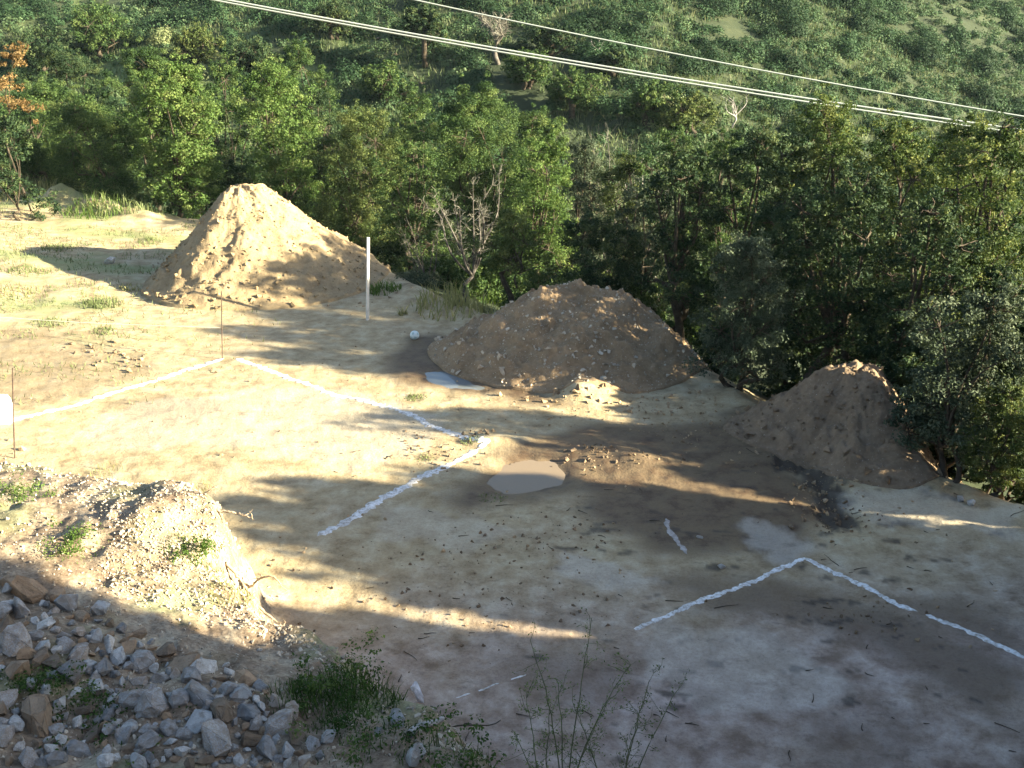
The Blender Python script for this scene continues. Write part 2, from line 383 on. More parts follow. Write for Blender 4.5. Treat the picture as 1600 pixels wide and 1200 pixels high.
M = dict(
    ground=mat_ground(),
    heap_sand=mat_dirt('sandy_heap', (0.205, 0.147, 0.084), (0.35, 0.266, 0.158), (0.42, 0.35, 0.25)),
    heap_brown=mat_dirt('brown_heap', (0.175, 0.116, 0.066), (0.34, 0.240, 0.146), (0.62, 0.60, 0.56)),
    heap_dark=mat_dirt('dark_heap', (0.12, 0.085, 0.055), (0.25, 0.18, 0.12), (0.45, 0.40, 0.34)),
    clod=mat_dirt('clods', (0.20, 0.14, 0.085), (0.40, 0.30, 0.19), (0.5, 0.42, 0.3), 0.3),
    gravel=mat_dirt('pebbles', (0.28, 0.22, 0.16), (0.56, 0.49, 0.39), (0.6, 0.56, 0.5), 0.2),
    lime=mat_lime(),
    lime_faint=mat_plain('trodden_lime', (0.36, 0.33, 0.31), 1.0, 0.25, 12, 0.1),
    mud_water=mat_water('muddy_water', (0.245, 0.182, 0.118), 0.06),
    sky_water=mat_water('sky_tinted_water', (0.15, 0.165, 0.175), 0.02),  # pale sky reflection partly put into the base colour
    bark=mat_plain('bark', (0.060, 0.048, 0.036), 0.9, 0.35, 9, 0.1, 0.6),
    bark_grey=mat_plain('grey_bark', (0.10, 0.09, 0.08), 0.9, 0.3, 9, 0.1, 0.4),
    bark_dead=mat_plain('bleached_wood', (0.34, 0.32, 0.30), 0.85, 0.25, 9, 0.1, 0.4),
    root=mat_plain('root_wood', (0.36, 0.28, 0.20), 0.85, 0.35, 14, 0.1, 0.4),
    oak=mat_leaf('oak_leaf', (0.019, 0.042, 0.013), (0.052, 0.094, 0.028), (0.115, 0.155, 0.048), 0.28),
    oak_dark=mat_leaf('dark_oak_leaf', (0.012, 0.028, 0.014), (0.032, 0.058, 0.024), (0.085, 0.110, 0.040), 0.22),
    bright=mat_leaf('fresh_leaf', (0.044, 0.086, 0.021), (0.092, 0.150, 0.040), (0.170, 0.215, 0.070), 0.35),
    olive=mat_leaf('olive_leaf', (0.036, 0.058, 0.018), (0.076, 0.105, 0.032), (0.145, 0.165, 0.055), 0.3),
    blue=mat_leaf('greyish_leaf', (0.030, 0.045, 0.026), (0.062, 0.085, 0.052), (0.12, 0.145, 0.092), 0.22),
    pale=mat_leaf('pale_leaf', (0.10, 0.115, 0.055), (0.17, 0.18, 0.10), (0.27, 0.27, 0.17), 0.3),
    autumn=mat_leaf('autumn_leaf', (0.11, 0.065, 0.025), (0.21, 0.135, 0.055), (0.31, 0.22, 0.11), 0.4),
    scrub=mat_leaf('scrub_leaf', (0.014, 0.036, 0.016), (0.042, 0.084, 0.037), (0.11, 0.155, 0.076), 0.22),
    scrub_dark=mat_leaf('dark_scrub_leaf', (0.014, 0.034, 0.015), (0.034, 0.066, 0.029), (0.085, 0.12, 0.058), 0.2),
    hill_grass=mat_leaf('hill_grass_blade', (0.045, 0.075, 0.030), (0.080, 0.115, 0.048), (0.17, 0.185, 0.10), 0.3),
    oak_sun=mat_leaf('sunlit_oak_leaf', (0.026, 0.052, 0.016), (0.070, 0.105, 0.030), (0.170, 0.190, 0.058), 0.32),  # yellower copy of the oak leaf, sunlight put into its colour
    weed=mat_leaf('weed_leaf', (0.09, 0.12, 0.045), (0.16, 0.20, 0.085), (0.27, 0.29, 0.15), 0.35),
    twig=mat_leaf('grey_twigs', (0.10, 0.095, 0.075), (0.17, 0.16, 0.13), (0.26, 0.25, 0.21), 0.1),
    grass=mat_leaf('grass_blade', (0.045, 0.085, 0.016), (0.095, 0.16, 0.035), (0.20, 0.25, 0.08), 0.4),
    shaded_grass=mat_leaf('shaded_grass_blade', (0.030, 0.062, 0.013), (0.066, 0.120, 0.027), (0.15, 0.20, 0.06), 0.35),  # darker copy of the grass, bank shade put into the blade colour
    dry=mat_leaf('dry_grass_blade', (0.16, 0.17, 0.06), (0.30, 0.29, 0.13), (0.46, 0.42, 0.23), 0.35),
    rock_grey=mat_rock('grey_stone', (0.28, 0.275, 0.27), (0.52, 0.51, 0.50), (0.30, 0.22, 0.15), 0.42),
    rock_pale=mat_rock('pale_stone', (0.46, 0.46, 0.45), (0.66, 0.65, 0.63), (0.40, 0.33, 0.25), 0.35),
    rock_white=mat_plain('white_stone', (0.68, 0.68, 0.72), 0.8, 0.2, 3, 0.2, 0.3),
    rock_brown=mat_rock('rusty_stone', (0.20, 0.15, 0.11), (0.38, 0.30, 0.22), (0.40, 0.26, 0.15), 0.5),
    post=mat_plain('whitewashed_wood', (0.66, 0.62, 0.56), 0.7, 0.15, 6, 0.3),
    rust=mat_plain('rusty_steel', (0.075, 0.05, 0.038), 0.8, 0.35, 30, 0.3),
    cable=mat_plain('cable_sheath', (0.34, 0.37, 0.35), 0.45, 0.05, 3, 0.5),
    string=mat_plain('string', (0.72, 0.70, 0.62), 0.8, 0.1, 10, 0.2),
    sack=mat_plain('white_sack', (0.80, 0.80, 0.80), 0.6, 0.06, 8, 0.3, 0.3),
    weed_stem=mat_plain('weed_stem', (0.11, 0.115, 0.06), 0.8, 0.2, 20, 0.1),
    print_=mat_plain('faded_print', (0.28, 0.29, 0.31), 0.7, 0.2, 30, 0.2),
    ball=mat_plain('ball_white', (0.62, 0.70, 0.70), 0.45, 0.08, 9, 0.4),
    ball_dark=mat_plain('ball_panel', (0.36, 0.50, 0.52), 0.5, 0.1, 9, 0.4),
)

# ------------------------------------------------------------------ ground: one sheet out past the hills
def build_ground():
    fine = np.radians(np.arange(-33, 33.001, 0.085))
    coarse = np.radians(np.concatenate([np.arange(36, 180, 4), np.arange(-180, -34, 4)]))
    ang = np.sort(np.concatenate([fine, coarse]))
    r = [0.0, 0.8, 1.6, 2.4, 3.2]; v = 3.6
    while v < 46: r.append(v); v *= 1.0058
    while v < 240: r.append(v); v *= 1.022
    r = np.array(r)
    A, R = np.meshgrid(ang, r)
    X = np.sin(A) * R; Y = np.cos(A) * R
    Z = terrain(X, Y)
    nr, na = X.shape
    V = np.stack([X, Y, Z], -1).reshape(-1, 3)
    i = np.arange(nr - 1)[:, None] * na; j = np.arange(na)[None, :]; jn = (j + 1) % na
    Q = np.stack([i + j, i + jn, i + na + jn, i + na + j], -1).reshape(-1, 4)[:, ::-1]
    b = MB(); b.add(V, quads=Q)
    o = b.build('ground', M['ground'], smooth=True); tag(o, kind='structure')
    x, y = V[:, 0], V[:, 1]
    sd, _ = bank_fields(x, y)
    e, _ = poly_dist(x, y, EDGE); e = np.where(inside(x, y, EDGE_POLY), -e, e)
    bank = sstep(-0.9, -0.3, sd)
    hill = sstep(0.2, 2.2, e + 0.7 * fbm(x / 1.2, y / 1.2, 61, 3))
    def pix(*pp): return [G(*q) for q in pp]
    nz = fbm(x / 1.1, y / 1.1, 8, 4)
    wx, wy = x + 0.5 * nz, y + 0.5 * fbm(x / 1.1, y / 1.1, 18, 4)
    clay = sstep(14.0, 9.8, wy - 0.15 * wx) * 0.85
    wet = np.zeros_like(x)
    for P, a in ((pix((820, 690), (960, 660), (1180, 650), (1240, 720), (1300, 800), (1220, 870), (1040, 870), (900, 800), (870, 760), (740, 790), (700, 770), (780, 720)), 0.95),
                 (pix((745, 755), (780, 712), (835, 702), (890, 715), (905, 745), (890, 772), (840, 782), (780, 780)), 0.95),
                 (pix((980, 700), (1120, 690), (1200, 760), (1180, 830), (1060, 850), (960, 790)), 0.5),
                 (pix((596, 560), (630, 530), (680, 520), (800, 590), (900, 640), (780, 625), (650, 600)), 1.0),
                 (pix((1060, 900), (1250, 890), (1440, 960), (1600, 1050), (1600, 1150), (1440, 1060), (1280, 980), (1080, 955)), 0.75),
                 (pix((1330, 930), (1500, 930), (1620, 980), (1620, 1040), (1480, 985)), 0.7),
                 (pix((170, 630), (240, 612), (330, 620), (350, 645), (270, 662), (190, 652)), 0.5),
                 (pix((-40, 505), (160, 530), (250, 575), (130, 620), (-40, 650)), 0.38),
                 (pix((760, 1040), (900, 1000), (1010, 1020), (980, 1080), (800, 1110)), 0.5),
                 (pix((1230, 1120), (1400, 1100), (1450, 1190), (1280, 1200)), 0.45)):
        wet = np.maximum(wet, a * blob(wx, wy, P, 0.35))
    n5 = fbm(x / 0.35, y / 0.35, 48, 5, 0.65)
    mud = 0.9 * blob(x + 0.30 * n5, y + 0.30 * fbm(x / 0.35, y / 0.35, 58, 5, 0.65), RUT, 0.10)
    mud = np.maximum(mud, 0.75 * sstep(0.42, 0.62, fbm(x / 0.5, y / 0.22, 44, 4)) * sstep(22, 14, y) * sstep(-1, 0.5, x))
    pale = np.zeros_like(x); n5 = fbm(x / 0.45, y / 0.45, 148, 5, 0.65)
    for P, a in ((pix((1140, 815), (1230, 818), (1270, 845), (1200, 870), (1140, 850)), 0.6), (pix((870, 870), (980, 880), (1060, 920), (960, 930), (860, 905)), 0.55),
                 (pix((1310, 770), (1420, 765), (1600, 800), (1600, 840), (1400, 815)), 0.45), (pix((560, 800), (700, 790), (830, 830), (760, 870), (600, 850)), 0.3),
                 (pix((1000, 970), (1200, 985), (1330, 1080), (1150, 1120), (1010, 1050)), 0.35),
                 (pix((180, 630), (520, 600), (700, 660), (620, 735), (300, 700), (100, 690)), 0.35)):
        pale = np.maximum(pale, a * blob(wx + 0.25 * n5, wy + 0.25 * n5, P, 0.13))
    green = 0.95 * sstep(-6, -12, x) * sstep(20, 26, y) * sstep(-0.1, 0.5, fbm(x / 2.2, y / 1.3, 29, 4)) + 0.6 * bank * sstep(0.1, 0.6, fbm(x / 0.9, y / 0.9, 83, 3))
    for nme, arr in (('clay', clay), ('wet', wet), ('mud', mud), ('pale', pale), ('bank', bank), ('hill', hill), ('green', np.clip(green, 0, 1))):
        a = o.data.attributes.new(nme, 'FLOAT', 'POINT'); a.data.foreach_set('value', np.clip(arr, 0, 1).astype(np.float32))
build_ground()

# ------------------------------------------------------------------ rock shapes
import bmesh
def rock_points(rng, n=14, flat=0.75):
    p = rng.normal(size=(n, 3)); p /= np.linalg.norm(p, axis=1)[:, None]
    p *= rng.uniform(0.7, 1.1, (n, 1)); p[:, 1] *= rng.uniform(0.6, 0.95); p[:, 2] *= flat * rng.uniform(0.7, 1.1)
    return p
def rock_mesh(name, rng, mat, n=14, flat=0.75, bev=0.06):
    bm = bmesh.new()
    for p in rock_points(rng, n, flat): bm.verts.new(p)
    r = bmesh.ops.convex_hull(bm, input=bm.verts)
    bmesh.ops.delete(bm, geom=[v for v in bm.verts if not v.link_faces], context='VERTS')
    bmesh.ops.dissolve_limit(bm, angle_limit=math.radians(12), verts=bm.verts, edges=bm.edges)
    bmesh.ops.bevel(bm, geom=list(bm.edges), offset=bev, segments=2, affect='EDGES', profile=0.6)
    bmesh.ops.triangulate(bm, faces=bm.faces)
    bmesh.ops.subdivide_edges(bm, edges=[e for e in bm.edges if e.calc_length() > 0.35], cuts=1, use_grid_fill=True)
    for v in bm.verts:
        v.co *= 1 + 0.11 * (rng.random() - 0.5)
    me = bpy.data.meshes.new(name); bm.to_mesh(me); bm.free()
    me.materials.append(mat)
    return me
def hull_arrays(rng, n=9):
    bm = bmesh.new()
    for p in rock_points(rng, n, 0.8): bm.verts.new(p)
    bmesh.ops.convex_hull(bm, input=bm.verts)
    bmesh.ops.delete(bm, geom=[v for v in bm.verts if not v.link_faces], context='VERTS')
    bmesh.ops.triangulate(bm, faces=bm.faces)
    bm.verts.index_update()
    V = np.array([v.co[:] for v in bm.verts]); T = np.array([[v.index for v in f.verts] for f in bm.faces]); bm.free()
    return V, T
PEB = [hull_arrays(RNG) for _ in range(12)]
def rotz(a):
    c, s = math.cos(a), math.sin(a); return np.array([[c, -s, 0], [s, c, 0], [0, 0, 1]])
def rand_rot(rng):
    q = rng.normal(size=4); q /= np.linalg.norm(q); w, x, y, z = q
    return np.array([[1 - 2 * (y * y + z * z), 2 * (x * y - z * w), 2 * (x * z + y * w)], [2 * (x * y + z * w), 1 - 2 * (x * x + z * z), 2 * (y * z - x * w)], [2 * (x * z - y * w), 2 * (y * z + x * w), 1 - 2 * (x * x + y * y)]])
def add_pebble(b, rng, p, s):
    V, T = PEB[rng.integers(len(PEB))]
    b.add(V @ rand_rot(rng).T * s + p, tris=T, tint=rng.random())

# ------------------------------------------------------------------ dirt heaps
def heap(name, label, summit_px, Y, h_over, left_px, right_px, front, back, mat, seed, flat=0.06, clods=None, rough=0.10, power=1.0, base_z=None):
    s = at(*summit_px, Y); sx, sy, sz = s
    dep = Y * math.cos(PITCH) + (CAM_H - sz) * math.sin(PITCH)
    rl, rr = left_px * dep / FPX, right_px * dep / FPX
    bz = tz(sx, sy - front) if base_z is None else base_z
    h = sz - bz
    na, nr = 260, 110
    A, R = np.meshgrid(np.linspace(0, 2 * math.pi, na, endpoint=False), np.linspace(0, 1.12, nr))
    ca, sa = np.cos(A), np.sin(A)
    ax = np.where(ca < 0, rl, rr); ay = np.where(sa < 0, front, back)
    rad = 1 / np.sqrt((ca / ax) ** 2 + (sa / ay) ** 2)
    rad = rad * (1 + 0.10 * np.interp(A, np.linspace(0, 2 * math.pi, 9), np.append(q := np.random.default_rng(seed).normal(size=8), q[0])))
    X = ca * rad * R; Yy = sa * rad * R
    prof = np.clip(1 - R, 0, None) ** power
    t = prof.copy(); prof = np.where(t > 1 - flat * 3, t - (t - (1 - flat * 3)) ** 2 / (flat * 6), t) / (1 - flat * 1.5)
    prof = prof + 0.05 * np.exp(-np.abs(R - 1) / 0.08)
    wx, wy = X + sx, Yy + sy
    ground = terrain(wx, wy)
    ridge = 1 + 0.09 * fbm(ca * 2.0 + seed, sa * 2.0, seed, 3)
    nz = rough * fbm(wx / 0.55, wy / 0.55, seed + 3, 5, 0.6) + rough * 0.8 * np.clip(fbm(wx / 0.22, wy / 0.22, seed + 5, 3), 0, 1)
    gul = fbm(ca * 7 + 1.2 * R + 3, sa * 7 + 0.8 * R, seed + 9, 3); nz = nz - 0.09 * sstep(0.2, 0.6, R) * np.clip(gul, 0, 1) * np.sin(np.pi * np.clip(R, 0, 1)) + 0.05 * np.abs(fbm(wx / 0.3, wy / 0.3, seed + 12, 3)) * sstep(0.3, 0.9, R)
    gm = np.minimum(ground, bz + 0.15)
    Z = gm * 1.0 + (h - (gm - bz) * 1.0) * prof * np.where(R > 0.15, ridge, 1 + (ridge - 1) * R / 0.15) + nz * sstep(1.1, 0.85, R)
    Z = np.where(R > 1.05, ground - 0.12, Z)
    V = np.stack([wx, wy, Z], -1).reshape(-1, 3) - np.array([sx, sy, bz])
    i = np.arange(nr - 1)[:, None] * na; j = np.arange(na)[None, :]; jn = (j + 1) % na
    Q = np.stack([i + j, i + na + j, i + na + jn, i + jn], -1).reshape(-1, 4)[na:]
    T = np.stack([np.full(na, 0), na + np.arange(na), na + (np.arange(na) + 1) % na], -1)
    b = MB(); b.add(V, tris=T, quads=Q)
    root = b.build(name, M[mat], smooth=True); root.location = (sx, sy, bz)
    tag(root, label, 'dirt heap', 'heaps of dug earth along the edge of the plot')
    if clods:
        rng = np.random.default_rng(seed + 1); cb = MB()
        zi = Z.reshape(-1); VV = V
        for k in range(clods):
            u = rng.random(); ri = int(nr * (0.12 + 0.86 * rng.random() ** 0.75)); ri = min(ri, nr - 2)
            aa = rng.integers(na)
            p = VV[ri * na + aa] + np.array([0, 0, 0.01]); s = 0.016 + (0.06 + 0.10 * max(0, ri / nr - 0.45)) * rng.random() ** 3.2
            add_pebble(cb, rng, p, s)
        c = cb.build('clods', M['gravel'] if mat == 'heap_brown' else M[mat], root); tag(c, kind='stuff')
    return root
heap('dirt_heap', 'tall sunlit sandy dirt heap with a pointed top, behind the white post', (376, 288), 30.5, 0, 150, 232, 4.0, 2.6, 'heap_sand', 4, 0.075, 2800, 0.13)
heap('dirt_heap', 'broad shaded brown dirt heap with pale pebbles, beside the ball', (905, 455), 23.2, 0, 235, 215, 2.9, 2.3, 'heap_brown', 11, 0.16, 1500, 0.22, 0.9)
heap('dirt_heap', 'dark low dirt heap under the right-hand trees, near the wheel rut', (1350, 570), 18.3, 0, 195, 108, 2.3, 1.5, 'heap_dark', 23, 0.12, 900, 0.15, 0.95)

# ------------------------------------------------------------------ trees
def tube(b, pts, rad, k=6, tint=0.5):
    pts = np.asarray(pts, float); n = len(pts)
    d = np.gradient(pts, axis=0); d /= np.linalg.norm(d, axis=1)[:, None] + 1e-9
    ref = np.where(np.abs(d[:, 2:3]) > 0.9, np.array([[1.0, 0, 0]]), np.array([[0, 0, 1.0]]))
    u = np.cross(d, ref); u /= np.linalg.norm(u, axis=1)[:, None] + 1e-9; v = np.cross(d, u)
    a = np.linspace(0, 2 * math.pi, k, endpoint=False)
    rad = np.broadcast_to(np.asarray(rad, float), (n,))
    V = pts[:, None, :] + rad[:, None, None] * (np.cos(a)[None, :, None] * u[:, None, :] + np.sin(a)[None, :, None] * v[:, None, :])
    i = np.arange(n - 1)[:, None] * k; j = np.arange(k)[None, :]; jn = (j + 1) % k
    Q = np.stack([i + j, i + jn, i + k + jn, i + k + j], -1).reshape(-1, 4)
    b.add(V.reshape(-1, 3), quads=Q, tint=tint)
def bend(rng, a, c, amp, n=6):
    a = np.asarray(a, float); c = np.asarray(c, float); t = np.linspace(0, 1, n)[:, None]
    w = rng.normal(size=3) * amp; w2 = rng.normal(size=3) * amp * 0.5
    return a + (c - a) * t + w * np.sin(math.pi * t) + w2 * np.sin(2 * math.pi * t)
def add_leaves(b, rng, P, Nrm, L, tint, aspect=0.55):
    """one small four-cornered leaf per row"""
    n = len(P)
    r = rng.normal(size=(n, 3)); u = np.cross(Nrm, r); u /= np.linalg.norm(u, axis=1)[:, None] + 1e-9; v = np.cross(Nrm, u)
    L = np.broadcast_to(np.asarray(L, float), (n,))[:, None]
    a = P - u * L * 0.5; c = P + u * L * 0.5
    l = P + v * L * aspect * 0.5 + Nrm * L * 0.10; rr = P - v * L * aspect * 0.5 + Nrm * L * 0.10
    V = np.stack([a, l, c, rr], 1).reshape(-1, 3)
    b.add(V, quads=np.arange(n * 4).reshape(-1, 4), tint=tint)
def leaf_clumps(b, rng, centres, radii, per, L, up=0.5, spread=0.9, tone=0.25, base=0.45):
    m = len(centres)
    d = rng.normal(size=(m, per, 3)); d /= np.linalg.norm(d, axis=2)[..., None]
    rr = rng.random((m, per, 1)) ** 0.45
    P = centres[:, None, :] + d * rr * radii[:, None, None] * np.array([1, 1, 0.72])
    Nn = d * spread + rng.normal(size=d.shape) * 0.5 + np.array([0, 0, up]); Nn /= np.linalg.norm(Nn, axis=2)[..., None]
    ct = base + tone * rng.normal(size=(m, 1)); t = np.clip(ct + 0.16 * rng.normal(size=(m, per)), 0, 1)
    Ls = L * rng.uniform(0.65, 1.3, (m * per,))
    add_leaves(b, rng, P.reshape(-1, 3), Nn.reshape(-1, 3), Ls, t.ravel())

TREES = 'oaks and shrubs along the edge of the plot'
def tree(label, px, top, Y, rpx, cb, leafm, seed, kind='tree', density=1.0, L=0.072, trunk=0.13, lobes=9, barkm='bark', name='tree', cat='tree', pos=None, top_z=None, radius=None, group=TREES, lean=0.0):
    rng = np.random.default_rng(seed)
    if pos is None:
        if Y < 0: Y = hit(px, -Y)[1]                    # a negative Y names the height of the foot in the photograph
        s = at(px, top, Y); x, y, zt = s
        dep = Y * math.cos(PITCH) + (CAM_H - zt) * math.sin(PITCH); R = rpx * dep / FPX
    else:
        x, y = pos; zt = top_z; R = radius
    zb = tz(x, y) - 0.05
    h = zt - zb
    root = empty(name, (x, y, zb)); tag(root, label, cat, group)
    c0 = h * cb; ch = (h - c0)
    lobes = int(lobes * max(1.0, min(2.4, ch / (2.6 * R))))
    tb = MB(); lb = MB()
    nst = 1 if rng.random() < 0.55 else 2
    fork = np.array([lean * h * 0.4 + rng.normal() * 0.1 * R, rng.normal() * 0.1 * R, c0 + 0.12 * ch])
    if nst == 1: tube(tb, bend(rng, (0, 0, 0), fork, 0.05 * h, 7), np.linspace(trunk, trunk * 0.72, 7), 9)
    else:
        for sgn in (-1, 1):
            tube(tb, bend(rng, (sgn * trunk * 0.7, 0, 0), fork + np.array([sgn * 0.12 * R, 0, 0]), 0.05 * h, 7), np.linspace(trunk * 0.75, trunk * 0.55, 7), 8)
    # lobes of the crown: an uneven stack, wide below the middle, broken at the outline
    LC = []; LR = []
    for k in range(lobes):
        f = (k + 0.5) / lobes
        zz = c0 + ch * (0.06 + 0.84 * f)
        wid = R * (0.78 * math.sin(math.pi * min(1, 0.18 + 0.80 * (0.30 + 0.70 * (1 - f)))) if f > 0.25 else 0.72)
        a = k * 2.4 + rng.normal() * 0.5; q = wid * (0.45 + 0.5 * rng.random())
        if k == lobes - 1: q *= 0.25
        LC.append([q * math.cos(a) + fork[0] * (1 - f), q * math.sin(a), zz]); LR.append(R * rng.uniform(0.38, 0.56) * (0.85 if f > 0.8 else 1))
    LC.append([rng.normal() * 0.15 * R, rng.normal() * 0.15 * R, h - 0.30 * R]); LR.append(0.36 * R)
    LC = np.array(LC); LR = np.array(LR)
    top_now = (LC[:, 2] + LR * 0.8).max(); LC[:, 2] -= max(0, top_now - h) * sstep(c0, h, LC[:, 2])
    cc = []; cr = []
    for c, r in zip(LC, LR):
        tube(tb, bend(rng, fork if c[2] > fork[2] else (fork[0] * 0.5, fork[1] * 0.5, max(0.25 * c0, c[2] - 0.5 * R)), c, 0.10 * R, 6), np.linspace(trunk * 0.42, trunk * 0.12, 6), 6)
        m = int(19 * density + 0.5)
        d = rng.normal(size=(m, 3)); d /= np.linalg.norm(d, axis=1)[:, None]; d[:, 2] = d[:, 2] * 0.85 + 0.1
        p = c + d * r * rng.uniform(0.55, 1.12, (m, 1))
        for q in p[::3]:
            tube(tb, bend(rng, c, q, 0.06 * R, 4), np.linspace(trunk * 0.12, trunk * 0.03, 4), 4)
        cc.append(p); cr.append(r * rng.uniform(0.22, 0.46, m))
    cc = np.concatenate(cc); cr = np.concatenate(cr)
    keep = cc[:, 2] > 0.1; cc, cr = cc[keep], cr[keep]
    per = int(np.clip(125 * (R / 2.0) ** 2 * (0.085 / L) ** 2, 45, 300))
    leaf_clumps(lb, rng, cc, cr, per, L)
    # stray sprays poking past the outline
    k = len(cc) // 3; pk = rng.choice(len(cc), k, replace=False)
    dd = cc[pk] - np.array([fork[0], fork[1], c0 + 0.4 * ch]); dd /= np.linalg.norm(dd, axis=1)[:, None]
    leaf_clumps(lb, rng, cc[pk] + dd * R * 0.14 + np.array([0, 0, 0.06 * R]), cr[pk] * 0.45, max(10, per // 4), L * 0.9, base=0.6)
    tb.build('trunk', M[barkm], root, True); lb.build('crown', M[leafm], root)
    return root
def bare(label, px, top, Y, rpx, seed, matn='bark_grey', twigs='twig', trunk=0.07, name='bare_tree', leafm=None, cat='tree', cb=0.2, n=9, group=TREES, tw=220):
    """leafless tree: limbs and a haze of fine twigs"""
    rng = np.random.default_rng(seed)
    if Y < 0: Y = hit(px, -Y)[1]
    s = at(px, top, Y); x, y, zt = s
    dep = Y * math.cos(PITCH) + (CAM_H - zt) * math.sin(PITCH); R = rpx * dep / FPX
    zb = tz(x, y) - 0.05; h = zt - zb
    root = empty(name, (x, y, zb)); tag(root, label, cat, group)
    tb = MB(); wb = MB()
    fork = np.array([rng.normal() * 0.12 * R, 0, h * cb])
    tube(tb, bend(rng, (0, 0, 0), fork, 0.04 * h, 6), np.linspace(trunk, trunk * 0.8, 6), 8)
    for k in range(n):
        a = k * 2.4 + rng.normal() * 0.4; f = rng.uniform(0.5, 1.0)
        e = np.array([R * math.cos(a) * rng.uniform(0.4, 0.95), R * math.sin(a) * rng.uniform(0.4, 0.95), h * (cb + (1 - cb) * f)])
        pts = bend(rng, fork, e, 0.14 * R, 8); tube(tb, pts, np.linspace(trunk * 0.6, trunk * 0.12, 8), 6)
        for q in range(tw // n):
            s0 = pts[rng.integers(2, 8)]; dirv = rng.normal(size=3) + np.array([math.cos(a) * 0.6, math.sin(a) * 0.6, 0.9]); dirv /= np.linalg.norm(dirv)
            ln = R * rng.uniform(0.12, 0.42)
            e2 = s0 + dirv * ln; e2[2] = min(e2[2], h * 1.02)
            tube(wb, bend(rng, s0, e2, 0.12 * ln, 4), np.linspace(trunk * 0.10, trunk * 0.05, 4), 3, rng.random())
    tb.build('trunk', M[matn], root, True); wb.build('twigs', M[twigs], root)
    if leafm:
        lb = MB(); c = rng.normal(size=(60, 3)) * np.array([R * .45, R * .45, h * .18]) + np.array([0, 0, h * 0.62]); c[:, 2] = np.minimum(c[:, 2], h * 0.95)
        leaf_clumps(lb, rng, c, np.full(60, 0.2 * R), 60, 0.075); lb.build('leaves', M[leafm], root)
    return root

T = tree
T('dark oak at the far left end of the treeline, behind the orange leaved tree', 45, 135, 44, 95, 0.10, 'oak', 101)
T('mid green oak between the dark end oak and the bright leafy oak', 128, 150, 41, 85, 0.08, 'oak', 102, lobes=11)
T('bright green broad leaved oak left of the tall sandy heap', 268, 98, 38.5, 84, 0.02, 'bright', 103, density=1.25, L=0.10, lobes=15)
T('tall shadowed oak showing above and behind the bright leafy oak', 215, 75, 50, 90, 0.15, 'oak', 104)
T('rounded green oak directly behind the peak of the tall sandy heap', 420, 104, 40, 82, 0.12, 'bright', 105, lobes=12, L=0.09)
T('small dark oak peeping out between the bright leafy oak and the rounded oak', 345, 90, 47, 60, 0.1, 'oak', 106)
T('olive green oak behind the white post', 562, 172, 37.5, 85, 0.10, 'olive', 107, lobes=12)
T('dark oak squeezed between the rounded oak and the olive green oak', 490, 135, 45, 62, 0.1, 'oak_dark', 108)
T('dense green oak rising in the middle of the treeline', 745, 135, 40, 105, 0.10, 'oak', 109, lobes=13, density=1.1)
T('shadowed oak right of the white post, left of the bare grey tree', 640, 225, 35, 62, 0.18, 'oak', 110)
T('pale green leafy tree standing behind the left flank of the pebbly heap', 850, 205, 32.5, 80, 0.22, 'bright', 111, lobes=12, density=0.8)
T('low dark oak bush crowning the back of the pebbly heap', 925, 345, 27.5, 92, 0.04, 'oak_dark', 112, lobes=10, trunk=0.07)
T('slim leaning oak with a bare dark trunk left of the pebbly heap', 800, 330, 28, 62, 0.45, 'olive', 113, lobes=8, lean=0.18, density=0.7, trunk=0.09)
T('grey green shrubby oak behind the right shoulder of the pebbly heap', 1010, 290, 29, 62, 0.1, 'blue', 114, lobes=10, density=0.8)
T('dark oak with a pale yellow sunlit tip and a black trunk', 1078, 228, 25, 68, 0.30, 'oak_dark', 115, lobes=12, trunk=0.16)
T('large dark oak behind the grey green bush', 1195, 190, 25.5, 107, 0.22, 'oak_dark', 116, lobes=13, trunk=0.16)
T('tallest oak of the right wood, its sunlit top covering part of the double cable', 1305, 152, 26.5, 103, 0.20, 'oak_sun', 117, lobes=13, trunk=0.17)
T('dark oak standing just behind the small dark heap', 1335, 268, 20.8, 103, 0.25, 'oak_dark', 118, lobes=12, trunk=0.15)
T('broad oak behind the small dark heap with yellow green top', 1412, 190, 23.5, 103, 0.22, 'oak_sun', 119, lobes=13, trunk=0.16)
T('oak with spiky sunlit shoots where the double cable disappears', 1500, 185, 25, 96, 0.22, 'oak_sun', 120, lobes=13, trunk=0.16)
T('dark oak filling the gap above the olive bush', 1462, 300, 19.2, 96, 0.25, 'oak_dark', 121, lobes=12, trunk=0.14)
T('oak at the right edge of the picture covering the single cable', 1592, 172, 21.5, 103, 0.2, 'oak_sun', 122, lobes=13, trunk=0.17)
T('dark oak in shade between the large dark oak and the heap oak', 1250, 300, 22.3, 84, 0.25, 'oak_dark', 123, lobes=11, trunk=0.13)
T('round grey green holm oak bush between the two shaded heaps', 1172, 368, 20.3, 86, 0.06, 'blue', 124, lobes=12, L=0.06, trunk=0.08, density=1.15)
T('olive bush at the right edge beside the white stones', 1545, 448, 16.2, 108, 0.10, 'blue', 125, lobes=13, L=0.06, trunk=0.09, density=1.1)
T('low leafy shrub under the olive bush at the right edge', 1575, 600, 15.6, 60, 0.05, 'olive', 126, lobes=8, L=0.05, trunk=0.05, name='shrub', cat='shrub')
T('small tree with orange autumn leaves at the left edge', 8, 68, 38, 58, 0.55, 'autumn', 127, lobes=4, density=0.5, trunk=0.04, L=0.09)
T('scrub oak filling the gap behind the pale green leafy tree', 905, 212, 38, 66, 0.03, 'blue', 130, lobes=10)
T('olive scrub oak behind the bare branches and the grey green shrubby oak', 982, 238, 36, 62, 0.03, 'olive', 131, lobes=10)
